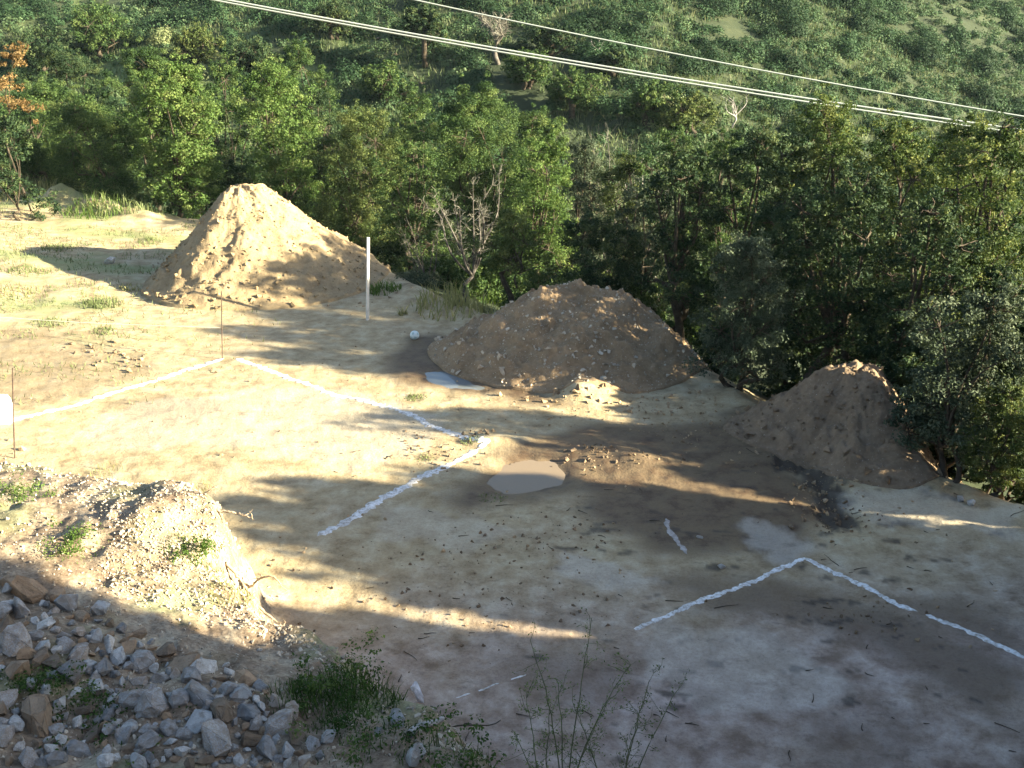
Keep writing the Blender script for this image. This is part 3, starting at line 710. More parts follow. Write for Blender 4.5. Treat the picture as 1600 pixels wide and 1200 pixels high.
T('oak rising behind the shadowed oak and right of the olive green one', 640, 150, 44, 72, 0.05, 'oak', 132, lobes=11)
T('oak rising behind the dense green oak, towards the dead tree', 835, 160, 45, 76, 0.05, 'oak', 133, lobes=11)
T('green oak behind the dark oak with the yellow tip', 1060, 195, 36, 66, 0.05, 'oak', 134, lobes=11)
T('oak behind the gap between the bright leafy oak and the rounded oak', 470, 66, 52, 66, 0.05, 'oak', 135, lobes=11)
T('tall oak behind the dark end oak, beside the orange leaves', 95, 72, 52, 78, 0.05, 'oak_dark', 136, lobes=11)
T('oak between the large dark oak and the tallest oak, further back', 1140, 205, 33, 70, 0.05, 'oak', 137, lobes=11)
bare('leafless grey tree standing between the shadowed oak and the pale green tree', 722, 262, 31, 62, 201, tw=420)
bare('bushy tangle of pale grey bare branches behind the pebbly heap', 958, 205, 41, 85, 202, tw=700, n=14, cb=0.08, leafm='pale')
bare('grey bare brush between the tangle and the dark oak with yellow tip', 1015, 225, 37, 55, 203, tw=400, n=10, cb=0.08, matn='bark_dead')
bare('thin bare saplings in front of the olive green oak', 660, 330, 31, 45, 204, tw=160, n=8, cb=0.05, trunk=0.035)

T('soft bluish green shrub in shade between the white post and the pebbly heap', 652, 432, 30.2, 55, 0.0, 'blue', 128, lobes=9, L=0.06, trunk=0.04, name='shrub', cat='shrub')
UND = 'dark shrubs filling the foot of the right wood'
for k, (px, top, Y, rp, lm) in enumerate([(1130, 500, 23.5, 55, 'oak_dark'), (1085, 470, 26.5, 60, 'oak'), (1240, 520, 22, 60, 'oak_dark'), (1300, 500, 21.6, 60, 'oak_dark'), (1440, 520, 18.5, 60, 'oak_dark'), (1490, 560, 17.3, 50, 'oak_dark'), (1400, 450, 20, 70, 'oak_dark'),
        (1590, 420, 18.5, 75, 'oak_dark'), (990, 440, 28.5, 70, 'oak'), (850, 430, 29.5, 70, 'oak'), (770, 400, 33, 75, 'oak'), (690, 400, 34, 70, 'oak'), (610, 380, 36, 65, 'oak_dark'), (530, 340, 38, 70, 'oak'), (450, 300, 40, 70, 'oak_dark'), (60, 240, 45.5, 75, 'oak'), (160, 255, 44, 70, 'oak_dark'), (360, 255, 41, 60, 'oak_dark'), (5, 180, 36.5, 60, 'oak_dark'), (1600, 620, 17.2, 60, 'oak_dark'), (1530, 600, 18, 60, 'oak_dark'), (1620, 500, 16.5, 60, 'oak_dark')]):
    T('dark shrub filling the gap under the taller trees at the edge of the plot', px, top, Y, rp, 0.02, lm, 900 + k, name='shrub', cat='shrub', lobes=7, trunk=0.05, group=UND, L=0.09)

# wood that goes on round the right side of the plot and throws the long shadows
OFF = 'oaks in the wood right of the plot'
for k, (u, v, topz, R, cb) in enumerate([
        (15.2, 6.6, 3.9, 0.95, 0), (15.0, 9.0, 4.6, 0.9, 0), (14.1, 6.4, 4.5, 0.9, 0), (14.0, 8.8, 5.1, 0.9, 0), (13.2, 6.8, 4.8, 0.7, 0), (13.1, 9.2, 5.4, 0.7, 0), (12.6, 8.0, 4.9, 0.56, 0), (12.55, 10, 5.5, 0.52, 0), (11.9, 7.4, 3.5, 0.4, 0), (12.0, 9.4, 4.7, 0.25, 0.5), (11.75, 11.0, 5.3, 0.16, 0.55), (12.15, 12.0, 5.9, 0.16, 0.6), (11.5, 8.4, 4.6, 0.22, 0),
        (11.15, 7.6, 2.9, 0.42, 0), (10.55, 8.0, 4.8, 0.5, 0), (10.5, 10, 5.4, 0.5, 0), (9.6, 7.4, 4.9, 0.7, 0), (9.5, 10, 5.6, 0.75, 0), (8.5, 7.6, 5.2, 0.9, 0), (8.4, 10.2, 6.0, 0.9, 0), (6.9, 8.8, 8.7, 1.25, 0), (6.6, 12, 9.6, 1.4, 0), (4.6, 8.6, 9.0, 1.6, 0), (4.2, 12, 10, 1.8, 0), (1.6, 9.0, 9.2, 1.8, 0), (1.4, 12.6, 10.2, 1.9, 0), (-1.8, 9.6, 9.2, 2.0, 0), (-5, 10, 9.0, 2.2, 0),
        (16.6, 8.6, 3.2, 0.7, 0.1)]):
    x = 0.96 * v + 0.28 * u; y = -0.28 * v + 0.96 * u
    T('oak in the wood right of the plot, out past the edge of the picture', 0, 0, 0, 0, cb, 'oak_dark', 300 + k, pos=(x, y), top_z=topz, radius=R, lobes=int(10 + 1.4 * topz), group=OFF, L=0.13, density=1.3, name='tree')

for k, u in enumerate(np.concatenate([np.arange(-6, 10.2, 0.95), [11.0, 11.7, 12.4]])):  # low row added out of view to stop light leaking under the oaks
    v = 6.3 + 0.5 * math.sin(k * 2.1); x = 0.96 * v + 0.28 * u; y = -0.28 * v + 0.96 * u
    T('unseen shrub added at the foot of the right wood to fill its shade', 0, 0, 0, 0, 0, 'oak_dark', 340 + k, pos=(x, y), top_z=max(3.2 + 0.4 * math.sin(k * 1.3), tz(x, y) + 1.6), radius=1.15 if u < 10 else 0.6, lobes=13, group='shrubs at the foot of the wood right of the plot', L=0.13, name='shrub', cat='shrub', trunk=0.05, density=1.2)  # this group holds only the added unseen shrubs

# ------------------------------------------------------------------ hillside
def bush_arrays(rng, R, hgt, n, L, base):
    d = rng.normal(size=(n, 3)); d /= np.linalg.norm(d, axis=1)[:, None]; d[:, 2] = np.abs(d[:, 2])
    lump = 1 + 0.28 * np.sin(d[:, 0] * 5 + rng.random() * 6) * np.cos(d[:, 1] * 4 + rng.random() * 6)
    P = d * (rng.random((n, 1)) ** 0.3) * lump[:, None] * np.array([R, R, hgt])
    Nn = d + rng.normal(size=d.shape) * 0.32 + np.array([0, 0, 0.2]); Nn /= np.linalg.norm(Nn, axis=1)[:, None]
    return P, Nn, np.clip(base + 0.13 * rng.normal(size=n) , 0, 1), L * rng.uniform(0.7, 1.4, n)
def scrub():
    rng = np.random.default_rng(55); b = MB()
    n = 10500
    ang = rng.uniform(-29, 29, n); r = rng.uniform(42, 135, n)
    x = np.sin(np.radians(ang)) * r; y = np.cos(np.radians(ang)) * r
    z = terrain(x, y, False)
    e, _ = poly_dist(x, y, EDGE); ok = (~inside(x, y, EDGE_POLY)) & (e > 4) & (z < 26)
    den = fbm(x / 9, y / 9, 15, 3) + 0.35 + 0.3 * sstep(70, 90, y)
    ok &= rng.random(n) < np.clip(0.55 + den, 0.22, 1)
    for tx, ty, rr in OPEN: ok &= ~((np.abs(x - tx * y / ty) < rr * 0.7) & (y < ty + 0.5) & (y > ty - 4))
    for xx, yy, zz in zip(x[ok], y[ok], z[ok]):
        R = (0.20 + 0.62 * rng.random() ** 1.6) * (1.35 if yy > 80 else 1.0); hh = R * rng.uniform(0.6, 1.1); pt = float(fbm(np.array([xx / 6]), np.array([yy / 6]), 205, 2)[0])
        nn = int(170 * (0.35 + R)) if yy < 80 else int(105 * (0.35 + R))
        P, Nn, t, L = bush_arrays(rng, R, hh, nn, 0.075 + 0.0010 * yy, np.clip(rng.normal(0.52 + 0.35 * pt, 0.16), 0.02, 1))
        add_leaves(b, rng, P + np.array([xx, yy, zz - 0.05]), Nn, L, t, 0.6)
    o = b.build('hillside_scrub', M['scrub']); tag(o, 'low green scrub covering the hillsides behind the trees', 'scrub', kind='stuff')
def hgrass():
    rng = np.random.default_rng(56); b = MB(); n = 90000
    ang = rng.uniform(-30, 30, n); r = rng.uniform(40, 95, n)
    x = np.sin(np.radians(ang)) * r; y = np.cos(np.radians(ang)) * r
    e, _ = poly_dist(x, y, EDGE); ok = (~inside(x, y, EDGE_POLY)) & (e > 5) & (fbm(x / 7, y / 7, 19, 3) > -0.35)
    x, y = x[ok], y[ok]; z = terrain(x, y, False); m = len(x)
    w = rng.uniform(0.02, 0.05, m); h = rng.uniform(0.12, 0.55, m); a = rng.uniform(0, 6.28, m)
    dx, dy = np.cos(a) * w, np.sin(a) * w; lx, ly = rng.normal(size=m) * 0.15, rng.normal(size=m) * 0.15
    V = np.stack([np.stack([x - dx, y - dy, z], -1), np.stack([x + dx, y + dy, z], -1), np.stack([x + lx, y + ly, z + h], -1)], 1).reshape(-1, 3)
    b.add(V, tris=np.arange(m * 3).reshape(-1, 3), tint=rng.random(m))
    o = b.build('hillside_grass', M['hill_grass']); tag(o, 'tall pale dry grass between the hillside scrub', 'grass', kind='stuff')
hgrass()

HILL = 'cork oaks dotted over the hillside'
OPEN = []        # ground kept open below the trees whose stems show
for args in [('round dark cork oak high on the slope under the double cable', 520, 2, -62, 40, 0.30, 'oak_dark', 401),
             ('cork oak with a bent black trunk between the two cables', 662, 10, -104, 36, 0.48, 'oak_dark', 402),
             ('dark cork oak right of the bleached dead tree', 862, 40, -92, 32, 0.3, 'oak_dark', 403),
             ('wide low cork oak with a forked trunk left of the spur end', 893, 112, -186, 50, 0.45, 'oak', 404),
             ('cork oak with a low spreading crown below the double cable', 822, 84, -138, 46, 0.45, 'oak', 405),
             ('small dark cork oak beside a pale stump on the spur', 960, 78, -118, 28, 0.2, 'oak_dark', 406),
             ('cork oak at the foot of the spur', 1015, 130, -205, 42, 0.35, 'oak', 407),
             ('pale green cork oak at the foot of the far slope', 1085, 150, -215, 45, 0.3, 'olive', 408),
             ('dark cork oak near the top left above the treeline', 395, 60, -115, 48, 0.2, 'oak_dark', 409),
             ('dark cork oak at the top left corner of the hillside', 150, 5, -95, 55, 0.2, 'oak', 410),
             ('dark shadowed cork oak above the orange leaves', 60, 40, -120, 60, 0.2, 'oak_dark', 411),
             ('mid green cork oak above the bright leafy oak', 300, 40, -110, 45, 0.2, 'olive', 412),
             ('mid green cork oak above the olive green oak', 600, 100, -165, 45, 0.2, 'oak', 413)]:
    ck = tree(*args, group=HILL, L=0.15, trunk=0.20, name='cork_oak', cat='tree', lobes=9)
    if args[5] >= 0.4: OPEN.append((ck.location.x, ck.location.y, 1.3))
bare('bleached dead tree standing on the slope between the cables', 778, 18, -100, 38, 420, matn='bark_grey', trunk=0.17, name='dead_tree', group=HILL, n=8, tw=420, cb=0.42); OPEN.append((hit(778, 100)[0], hit(778, 100)[1], 1.5))
bare('white dead snag at the foot of the far slope below the double cable', 1148, 138, -200, 28, 421, matn='bark_dead', trunk=0.06, name='dead_tree', group=HILL, n=7, tw=120, cb=0.3)
bare('pale broken snag on the spur right of the dark cork oak', 930, 62, -92, 14, 422, matn='bark_dead', trunk=0.06, name='dead_tree', group=HILL, n=5, tw=60, cb=0.4)
scrub()
def hill_bushes():
    rng = np.random.default_rng(58); placed = []
    kinds = (('dark rounded bush on the hillside, darker than the scrub around it', 0.10, 'scrub_dark'), ('mid green rounded bush on the hillside', 0.35, 'scrub'), ('pale yellowish bush on the hillside', 0.75, 'weed'))
    while len(placed) < 150:
        px, py = rng.uniform(-20, 1640), rng.uniform(-8, 250)
        if py > 120 + 0.09 * abs(px - 300) and rng.random() < .75: continue
        p = hit(px, py)
        if p[1] < 50 or p[1] > 135 or any((p[0] - a) ** 2 + ((p[1] - b) * .6) ** 2 < (1.0 * c) ** 2 for a, b, c in placed): continue
        if any(abs(p[0] - tx * p[1] / ty) < 1.2 and ty - 8 < p[1] < ty + 1 for tx, ty, rr in OPEN): continue
        R_ = rng.uniform(0.8, 1.9) * (1.15 if p[1] > 85 else 0.95); placed.append((p[0], p[1], R_))
        lab, base, mt = kinds[rng.choice(3, p=[.55, .40, .05])]; b = MB(); lobes = []
        for q in range(rng.integers(2, 5)):
            off = rng.normal(size=3) * np.array([R_ * .45, R_ * .3, 0]); r = R_ * rng.uniform(.5, .85)
            P, Nn, t, L = bush_arrays(rng, r, r * rng.uniform(.9, 1.3), int(520 * r * r + 160), 0.10 + 0.0006 * p[1], base)
            z0 = float(terrain(np.array([p[0] + off[0]]), np.array([p[1] + off[1]]), False)[0]) - p[2] - .08
            add_leaves(b, rng, P + off + np.array([0, 0, z0]), Nn, L, t, 0.6)
        o = b.build('hillside_bush', M[mt]); o.location = p; tag(o, lab, 'bush', lab.split(' on ')[0].replace(' bush', ' bushes') + ' on the hillside')
hill_bushes()
# bare pale outcrops on the slope
rm = [rock_mesh('outcrop', np.random.default_rng(70 + k), M['rock_brown'], 16, 0.55) for k in range(3)]
for k, (px, py, s) in enumerate([(600, 152, .7), (622, 160, .5), (655, 155, .8), (640, 168, .45), (590, 60, .6), (618, 85, .5), (660, 130, .5), (560, 25, .5)]):
    p = hit(px, py); o = link(bpy.data.objects.new('outcrop', rm[k % 3])); o.location = p; s *= .62; o.scale = (s, s * .7, s * .5); o.rotation_euler = (0.2, 0.1, k)
    tag(o, 'small pale rock outcrop showing through the scrub on the left slope', 'rock', 'pale rock outcrops on the slope')

# understorey and grass at the edge of the plot
def grass_mesh(b, rng, centre, R, n, h0, h1, base=0.5, lean=0.35, w=0.012):
    a = rng.uniform(0, 6.283, n); r = R * np.sqrt(rng.random(n))
    x = centre[0] + r * np.cos(a); y = centre[1] + r * np.sin(a); z = terrain(x, y) - 0.01
    h = rng.uniform(h0, h1, n) * (1 - 0.5 * (r / R) ** 2); q = rng.uniform(0, 6.283, n); ln = lean * rng.random(n) * h
    tx, ty = np.cos(q) * ln, np.sin(q) * ln; p = rng.uniform(0, 6.283, n); ww = w * rng.uniform(0.6, 1.4, n); dx, dy = np.cos(p) * ww, np.sin(p) * ww
    V = np.stack([np.stack([x - dx, y - dy, z], -1), np.stack([x + dx, y + dy, z], -1),
                  np.stack([x + dx * .6 + tx * .4, y + dy * .6 + ty * .4, z + h * .6], -1), np.stack([x - dx * .6 + tx * .4, y - dy * .6 + ty * .4, z + h * .6], -1),
                  np.stack([x + tx, y + ty, z + h * (1 - .25 * lean)], -1)], 1) - np.array([centre[0], centre[1], centre[2]])
    k = np.arange(n)[:, None] * 5
    t = np.clip(base + 0.22 * rng.normal(size=n), 0, 1)
    b.add(V.reshape(-1, 3), tris=k + np.array([[3, 2, 4]]), quads=k + np.array([[0, 1, 2, 3]]), tint=t)
def clump(label, px, py, R, n, h0, h1, mat, seed, name='grass_clump', cat='grass clump', base=0.5, lean=0.4, w=0.012, group='grass clumps and weeds', leaves=0):
    rng = np.random.default_rng(seed); p = hit(px, py); b = MB(); grass_mesh(b, rng, p, R, n, h0, h1, base, lean, w)
    if leaves:
        c = rng.normal(size=(leaves, 3)) * np.array([R * .5, R * .5, 0]) ; c[:, 2] = rng.uniform(0.3, 0.9, leaves) * h1 * 0.8
        leaf_clumps(b, rng, c, np.full(leaves, R * .25), 40, 0.035)
    o = b.build(name, M[mat]); o.location = p; tag(o, label, cat, group); return o
for i, a in enumerate([('tall yellow green grass in front of the trees right of the white post', 715, 478, 1.2, 330, .15, 1.1, 'dry'),
          ('lush green grass lit by the sun under the leaning oak', 760, 468, 1.2, 420, .2, 1.1, 'grass'),
          ('sunlit grass right behind the right shoulder of the pebbly heap', 1065, 530, 1.0, 600, .4, 1.3, 'grass'),
          ('pale green weeds below the bright leafy oak', 190, 322, 1.3, 260, .15, .9, 'weed'),
          ('olive weeds at the left foot of the bright leafy oak', 150, 326, 1.2, 260, .15, .8, 'grass'),
          ('pale dry grass at the left end of the treeline', 30, 300, 2.0, 700, .3, 0.9, 'dry'),
          ('sparse shaded grass close to the right of the white post', 600, 455, .5, 160, .15, .5, 'grass'),
          ('tall pale stalks in front of the oak with the black trunk', 1112, 575, .5, 160, .3, .9, 'dry')]):
    clump(a[0], *a[1:7], a[7], 500 + i, w=0.016, lean=.9)
for i, (px, py, R, n, h, m, lab) in enumerate([
        (160, 476, .55, 300, .45, 'grass', 'largest green weed on the bare ground left of the tall sandy heap'), (88, 388, .5, 200, .35, 'grass', 'green weed near the left end of the slope below the treeline'),
        (45, 425, .6, 220, .35, 'grass', 'green weed at the left edge above the string'), (75, 505, .45, 170, .25, 'grass', 'low weed just under the string at the left'),
        (165, 518, .35, 140, .25, 'grass', 'small weed under the largest green weed'), (20, 460, .6, 160, .3, 'dry', 'dry tuft at the left edge of the bare ground'),
        (205, 452, .35, 110, .3, 'dry', 'dry tuft just right of the largest green weed'), (235, 378, .45, 180, .3, 'grass', 'weeds at the left foot of the tall sandy heap'),
        (650, 622, .3, 170, .12, 'grass', 'low green weed between the sky blue puddle and the chalk corner'), (735, 688, .22, 120, .12, 'grass', 'small green weed beside the chalk corner'),
        (665, 715, .25, 80, .10, 'grass', 'sparse weed inside the chalk corner'), (770, 778, .3, 90, .10, 'grass', 'sparse weed below the muddy puddle'),
        (630, 492, .12, 60, .5, 'dry', 'single leafy stalk between the white post and the ball')]):
    clump(lab, px, py, R * (1.0 if h > .12 else .8), n, h * .2, h * .9, 'weed' if m == 'grass' else m, 540 + i, name='weed', cat='weed', w=0.010, lean=1.2)

# ------------------------------------------------------------------ the plot: chalk lines, puddles, posts
def ribbon(name, label, pts_px, width, seed, gaps=(), mat='lime'):
    rng = np.random.default_rng(seed)
    P = np.array([hit(*p)[:2] for p in pts_px])
    seg = np.linalg.norm(np.diff(P, axis=0), axis=1); s = np.concatenate([[0], np.cumsum(seg)]); L = s[-1]
    n = max(12, int(L / 0.025)); t = np.linspace(0, L, n)
    X = np.interp(t, s, P[:, 0]); Yv = np.interp(t, s, P[:, 1])
    d = np.stack([np.gradient(X), np.gradient(Yv)], -1); d /= np.linalg.norm(d, axis=1)[:, None]
    for _ in range(3): d[1:-1] = (d[:-2] + d[1:-1] * 2 + d[2:]) / 4
    nrm = np.stack([-d[:, 1], d[:, 0]], -1)
    wob = 0.04 * fbm(t / 0.7, t * 0 + seed, seed, 3)
    wl = width * 0.5 * (1 + 1.1 * fbm(t / 0.07, t * 0 + 5, seed + 1, 4)) * sstep(0, 0.12, t) * sstep(L, L - 0.12, t)
    wr = width * 0.5 * (1 + 1.1 * fbm(t / 0.07, t * 0 + 9, seed + 2, 4)) * sstep(0, 0.12, t) * sstep(L, L - 0.12, t)
    for g0, g1 in gaps:
        m = 1 - sstep(g0 - .015, g0, t / L) * (1 - sstep(g1, g1 + .015, t / L)); wl = wl * m; wr = wr * m
    cols = []
    for f in (-1, -0.6, -0.2, 0.2, 0.6, 1):
        off = wob + np.where(f < 0, f * wl, f * wr)
        x = X + nrm[:, 0] * off; y = Yv + nrm[:, 1] * off
        z = terrain(x, y) + 0.003 + 0.005 * (1 - f * f) * np.minimum(1, (wl + wr) / width)
        cols.append(np.stack([x, y, z - (0.016 if abs(f) == 1 else 0)], -1))
    V = np.stack(cols, 1); k = V.shape[1]
    o0 = V[0].mean(0)
    i = np.arange(n - 1)[:, None] * k; j = np.arange(k - 1)[None, :]
    Q = np.stack([i + j, i + k + j, i + k + j + 1, i + j + 1], -1).reshape(-1, 4)
    w = (wl + wr)[:-1] > 0.01; Q = Q.reshape(n - 1, k - 1, 4)[w].reshape(-1, 4)[:, ::-1]
    b = MB(); b.add(V.reshape(-1, 3) - o0, quads=Q)
    o = b.build(name, M[mat], smooth=True); o.location = o0
    tag(o, label, 'chalk line', 'white lime lines marking out the foundations'); return o
ribbon('chalk_line', 'sunlit white chalk line running from the white sack to the far corner', [(-60, 682), (20, 655), (120, 632), (250, 592), (350, 560)], 0.21, 1)
ribbon('chalk_line', 'long white chalk line bent at the near corner beside the muddy puddle', [(368, 560), (450, 590), (530, 618), (600, 634), (640, 645), (670, 664), (715, 678), (757, 690), (730, 712), (660, 745), (600, 778), (555, 808), (495, 838)], 0.20, 2)
ribbon('chalk_line', 'white chalk line in shade bent at a right angle, open to the lower right', [(988, 986), (1060, 952), (1150, 918), (1258, 873), (1330, 908), (1390, 938), (1440, 958), (1500, 980), (1560, 1008), (1640, 1046)], 0.115, 3, gaps=[(0.748, 0.758)])
ribbon('chalk_line', 'short broken scrap of chalk line near the bottom of the plot', [(706, 1092), (745, 1080), (785, 1066), (825, 1053)], 0.035, 4, gaps=[(0.22, 0.30), (0.62, 0.74)])
ribbon('chalk_line', 'faint smear of white lime right of centre in the shaded plot', [(1040, 808), (1045, 830), (1062, 850), (1076, 866)], 0.10, 5, mat='lime_faint')

def puddle(name, label, P, mat, lvl):
    P = np.array(P); c = P.mean(0); n = 120
    dd = P - c; a = np.arctan2(dd[:, 1], dd[:, 0]); o = np.argsort(a); t = np.linspace(-math.pi, math.pi, n, endpoint=False)
    r = np.interp(t, a[o], np.hypot(dd[:, 0], dd[:, 1])[o], period=2 * math.pi) * 1.12
    for _ in range(6): r = (np.roll(r, 1) + r * 2 + np.roll(r, -1)) / 4
    r = r * (1 + 0.25 * fbm(np.cos(t) * 4 + 3, np.sin(t) * 4, 6, 4) + 0.12 * fbm(np.cos(t) * 12 + 3, np.sin(t) * 12, 16, 3))
    V = np.concatenate([[[0, 0, 0]], np.stack([np.cos(t) * r, np.sin(t) * r, 0 * t], -1)])
    b = MB(); b.add(V, tris=np.stack([np.zeros(n, int), 1 + np.arange(n), 1 + (np.arange(n) + 1) % n], -1))
    # a water skin with a little depth
    g = terrain(P[:, 0], P[:, 1]); z = float(np.median(g)) + lvl
    o = b.build(name, M[mat], smooth=True); o.location = (c[0], c[1], z); tag(o, label, 'puddle', kind='structure'); return o
puddle('puddle', 'round muddy brown puddle right of the chalk corner', PUDDLE_MUD, 'mud_water', 0.0)
puddle('puddle', 'long puddle reflecting pale sky at the foot of the pebbly heap', PUDDLE_SKY, 'sky_water', -0.005)

def box_post(name, label, px, py, top, w, mat, cat, round_=0, cap=False):
    p = hit(px, py); s = at(px + (2 if w > .03 else 0), top, p[1]); h = s[2] - p[2]; b = MB()
    k = 10 if round_ else 4
    pts = np.array([[0, 0, -0.1], [(s[0] - p[0]) * .45, 0, h * .5], [(s[0] - p[0]) * 0.9, 0, h]])
    tube(b, pts, [w, w * .97, w * .94], k); n = b.n
    b.add(np.concatenate([b.v[0][-k:], [pts[-1] + [0, 0, 0.002]]]), tris=[[i, (i + 1) % k, k] for i in range(k)])
    o = b.build(name, M[mat]); o.location = p; tag(o, label, cat); return o
box_post('wooden_post', 'tall thin whitewashed post standing right of the tall sandy heap', 574, 500, 371, 0.044, 'post', 'post')
box_post('steel_rod', 'rusty thin rod in front of the white sack at the left edge', 22, 716, 575, 0.012, 'rust', 'rod', 1)
box_post('steel_rod', 'thin rod standing at the far chalk corner', 347, 560, 455, 0.011, 'rust', 'rod', 1)

def string_line():
    b = MB(); a = at(-120, 486, hit(-100, 560)[1] if False else 24.0); c = at(346, 512, hit(347, 560)[1])
    t = np.linspace(0, 1, 30)[:, None]; pts = a + (c - a) * t; pts[:, 2] -= 0.06 * np.sin(math.pi * t[:, 0])
    tube(b, pts - a, 0.006, 5); o = b.build('string', M['string']); o.location = a
    tag(o, 'thin pale string stretched from the left edge to the rod at the far chalk corner', 'string')
string_line()

def sack():
    p = hit(2, 660); b = MB(); n = 22; m = 16; h = 0.56
    zz = np.linspace(0, 1, m); V = []
    for i, z in enumerate(zz):
        a = np.linspace(0, 2 * math.pi, n, endpoint=False)
        w = 0.20 + 0.03 * math.sin(math.pi * min(1, z * 1.1)) - (0.02 if z > .9 else 0); d = (0.13 + 0.02 * math.sin(math.pi * z)) * (1 - 0.75 * max(0, (z - 0.72) / 0.28) ** 1.5)
        e = 0.5
        x = np.sign(np.cos(a)) * np.abs(np.cos(a)) ** e * w; y = np.sign(np.sin(a)) * np.abs(np.sin(a)) ** e * d
        j = 0.012 * fbm(x * 9 + z * 4, y * 9 - z * 3, 5, 3)
        V.append(np.stack([x * (1 + j * 2), y + j, np.full(n, z * h) + 0.02 * fbm(x * 6, y * 6 + z, 8, 2)], -1))
    V = np.concatenate(V); i = np.arange(m - 1)[:, None] * n; jj = np.arange(n)[None, :]; jn = (jj + 1) % n
    b.add(V, quads=np.stack([i + jj, i + jn, i + n + jn, i + n + jj], -1).reshape(-1, 4))
    b.add(np.concatenate([V[-n:], [V[-n:].mean(0)]]), tris=[[q, (q + 1) % n, n] for q in range(n)])
    o = b.build('sack', M['sack'], smooth=True); o.location = p; o.rotation_euler = (0, 0.03, 0.15); tag(o, 'white sack with smudged grey print standing at the left edge behind the rod', 'sack')
    pb = MB(); rng = np.random.default_rng(3)
    for z0, z1, x0, x1 in ((.26, .31, -.12, .10), (.17, .20, -.14, .02), (.36, .375, -.10, .06)):
        g = np.linspace(x0, x1, 9); bot = np.stack([g, 0 * g - 0.168, np.full(9, z0) + rng.normal(size=9) * .006], -1); tp = np.stack([g, 0 * g - 0.168, np.full(9, z1) + rng.normal(size=9) * .01], -1)
        V = np.concatenate([bot, tp]); pb.add(V, quads=[[q, q + 1, q + 10, q + 9] for q in range(8)])
    pb.build('print', M['print_'], o)
sack()

def football():
    p = hit(648, 530); bm = bmesh.new(); bmesh.ops.create_icosphere(bm, subdivisions=4, radius=0.112)
    g = (1 + 5 ** .5) / 2; ico = [Vector(v).normalized() for v in [(0, s, t * g) for s in (1, -1) for t in (1, -1)] + [(s, t * g, 0) for s in (1, -1) for t in (1, -1)] + [(t * g, 0, s) for s in (1, -1) for t in (1, -1)]]
    for f in bm.faces:
        d = f.calc_center_median().normalized(); f.smooth = True
        f.material_index = 1 if max(d.dot(v) for v in ico) > 0.955 else 0
    me = bpy.data.meshes.new('football'); bm.to_mesh(me); bm.free(); me.materials.append(M['ball']); me.materials.append(M['ball_dark'])
    o = link(bpy.data.objects.new('football', me)); o.location = (p[0], p[1], p[2] + 0.10); o.rotation_euler = (0.5, 0.2, 0.9)
    tag(o, 'pale blue and white ball lying at the upper end of the sky blue puddle', 'ball')
football()

# ------------------------------------------------------------------ overhead cables
def cable(label, a_px, b_px, Ya, Yb, r, sag=0.5):
    a = at(*a_px, Ya); c = at(*b_px, Yb); d = c - a
    t = np.linspace(-0.75, 1.6, 90)[:, None]; pts = a + d * t
    pts[:, 2] -= 4 * sag * (t[:, 0] * (1 - t[:, 0])) * 0.25
    b = MB(); tube(b, pts - a, r, 8); o = b.build('overhead_cable', M['cable'], smooth=True); o.location = a
    tag(o, label, 'cable', 'overhead cables')
cable('single pale overhead cable, the higher one crossing the hillside', (640, -2), (1600, 182), 36, 33, 0.022)
cable('upper strand of the double pale overhead cable', (345, -2), (1535, 194), 34, 31, 0.026)
cable('lower strand of the double pale overhead cable', (345, 2), (1535, 200), 34, 31, 0.026)

# ------------------------------------------------------------------ near bank: rubble, gravel, roots, plants
ROCKS = 'loose rubble stones on the near bank'
rprng = np.random.default_rng(88)
RM = {k: [rock_mesh('rubble_stone', rprng, M[k], int(rprng.integers(11, 26)), rprng.uniform(0.6, 1.0), 0.05) for _ in range(7)] for k in ('rock_grey', 'rock_pale', 'rock_brown', 'rock_white')}
RM['round'] = [rock_mesh('rubble_stone', rprng, M['rock_brown'], 60, 0.8, 0.03) for _ in range(7)]
def rock(px, py, wpx, mat, label, seed, name='rubble_stone', tall=1.0, group=ROCKS, sink=0.36):
    rng = np.random.default_rng(seed); p = hit(px, py); dist = math.sqrt(p[0] ** 2 + p[1] ** 2 + (p[2] - CAM_H) ** 2)
    s = 0.56 * wpx * dist / FPX
    o = link(bpy.data.objects.new(name, RM[mat][rng.integers(7)]))
    o.scale = (s, s * rng.uniform(.75, 1.05), s * rng.uniform(.8, 1.15) * tall); o.rotation_euler = tuple(rng.uniform(-.6, .6, 2)) + (rng.uniform(0, 6.28),)
    o.location = (p[0], p[1], p[2] + s * (0.62 * tall - sink)); tag(o, label, 'rock', group); return o
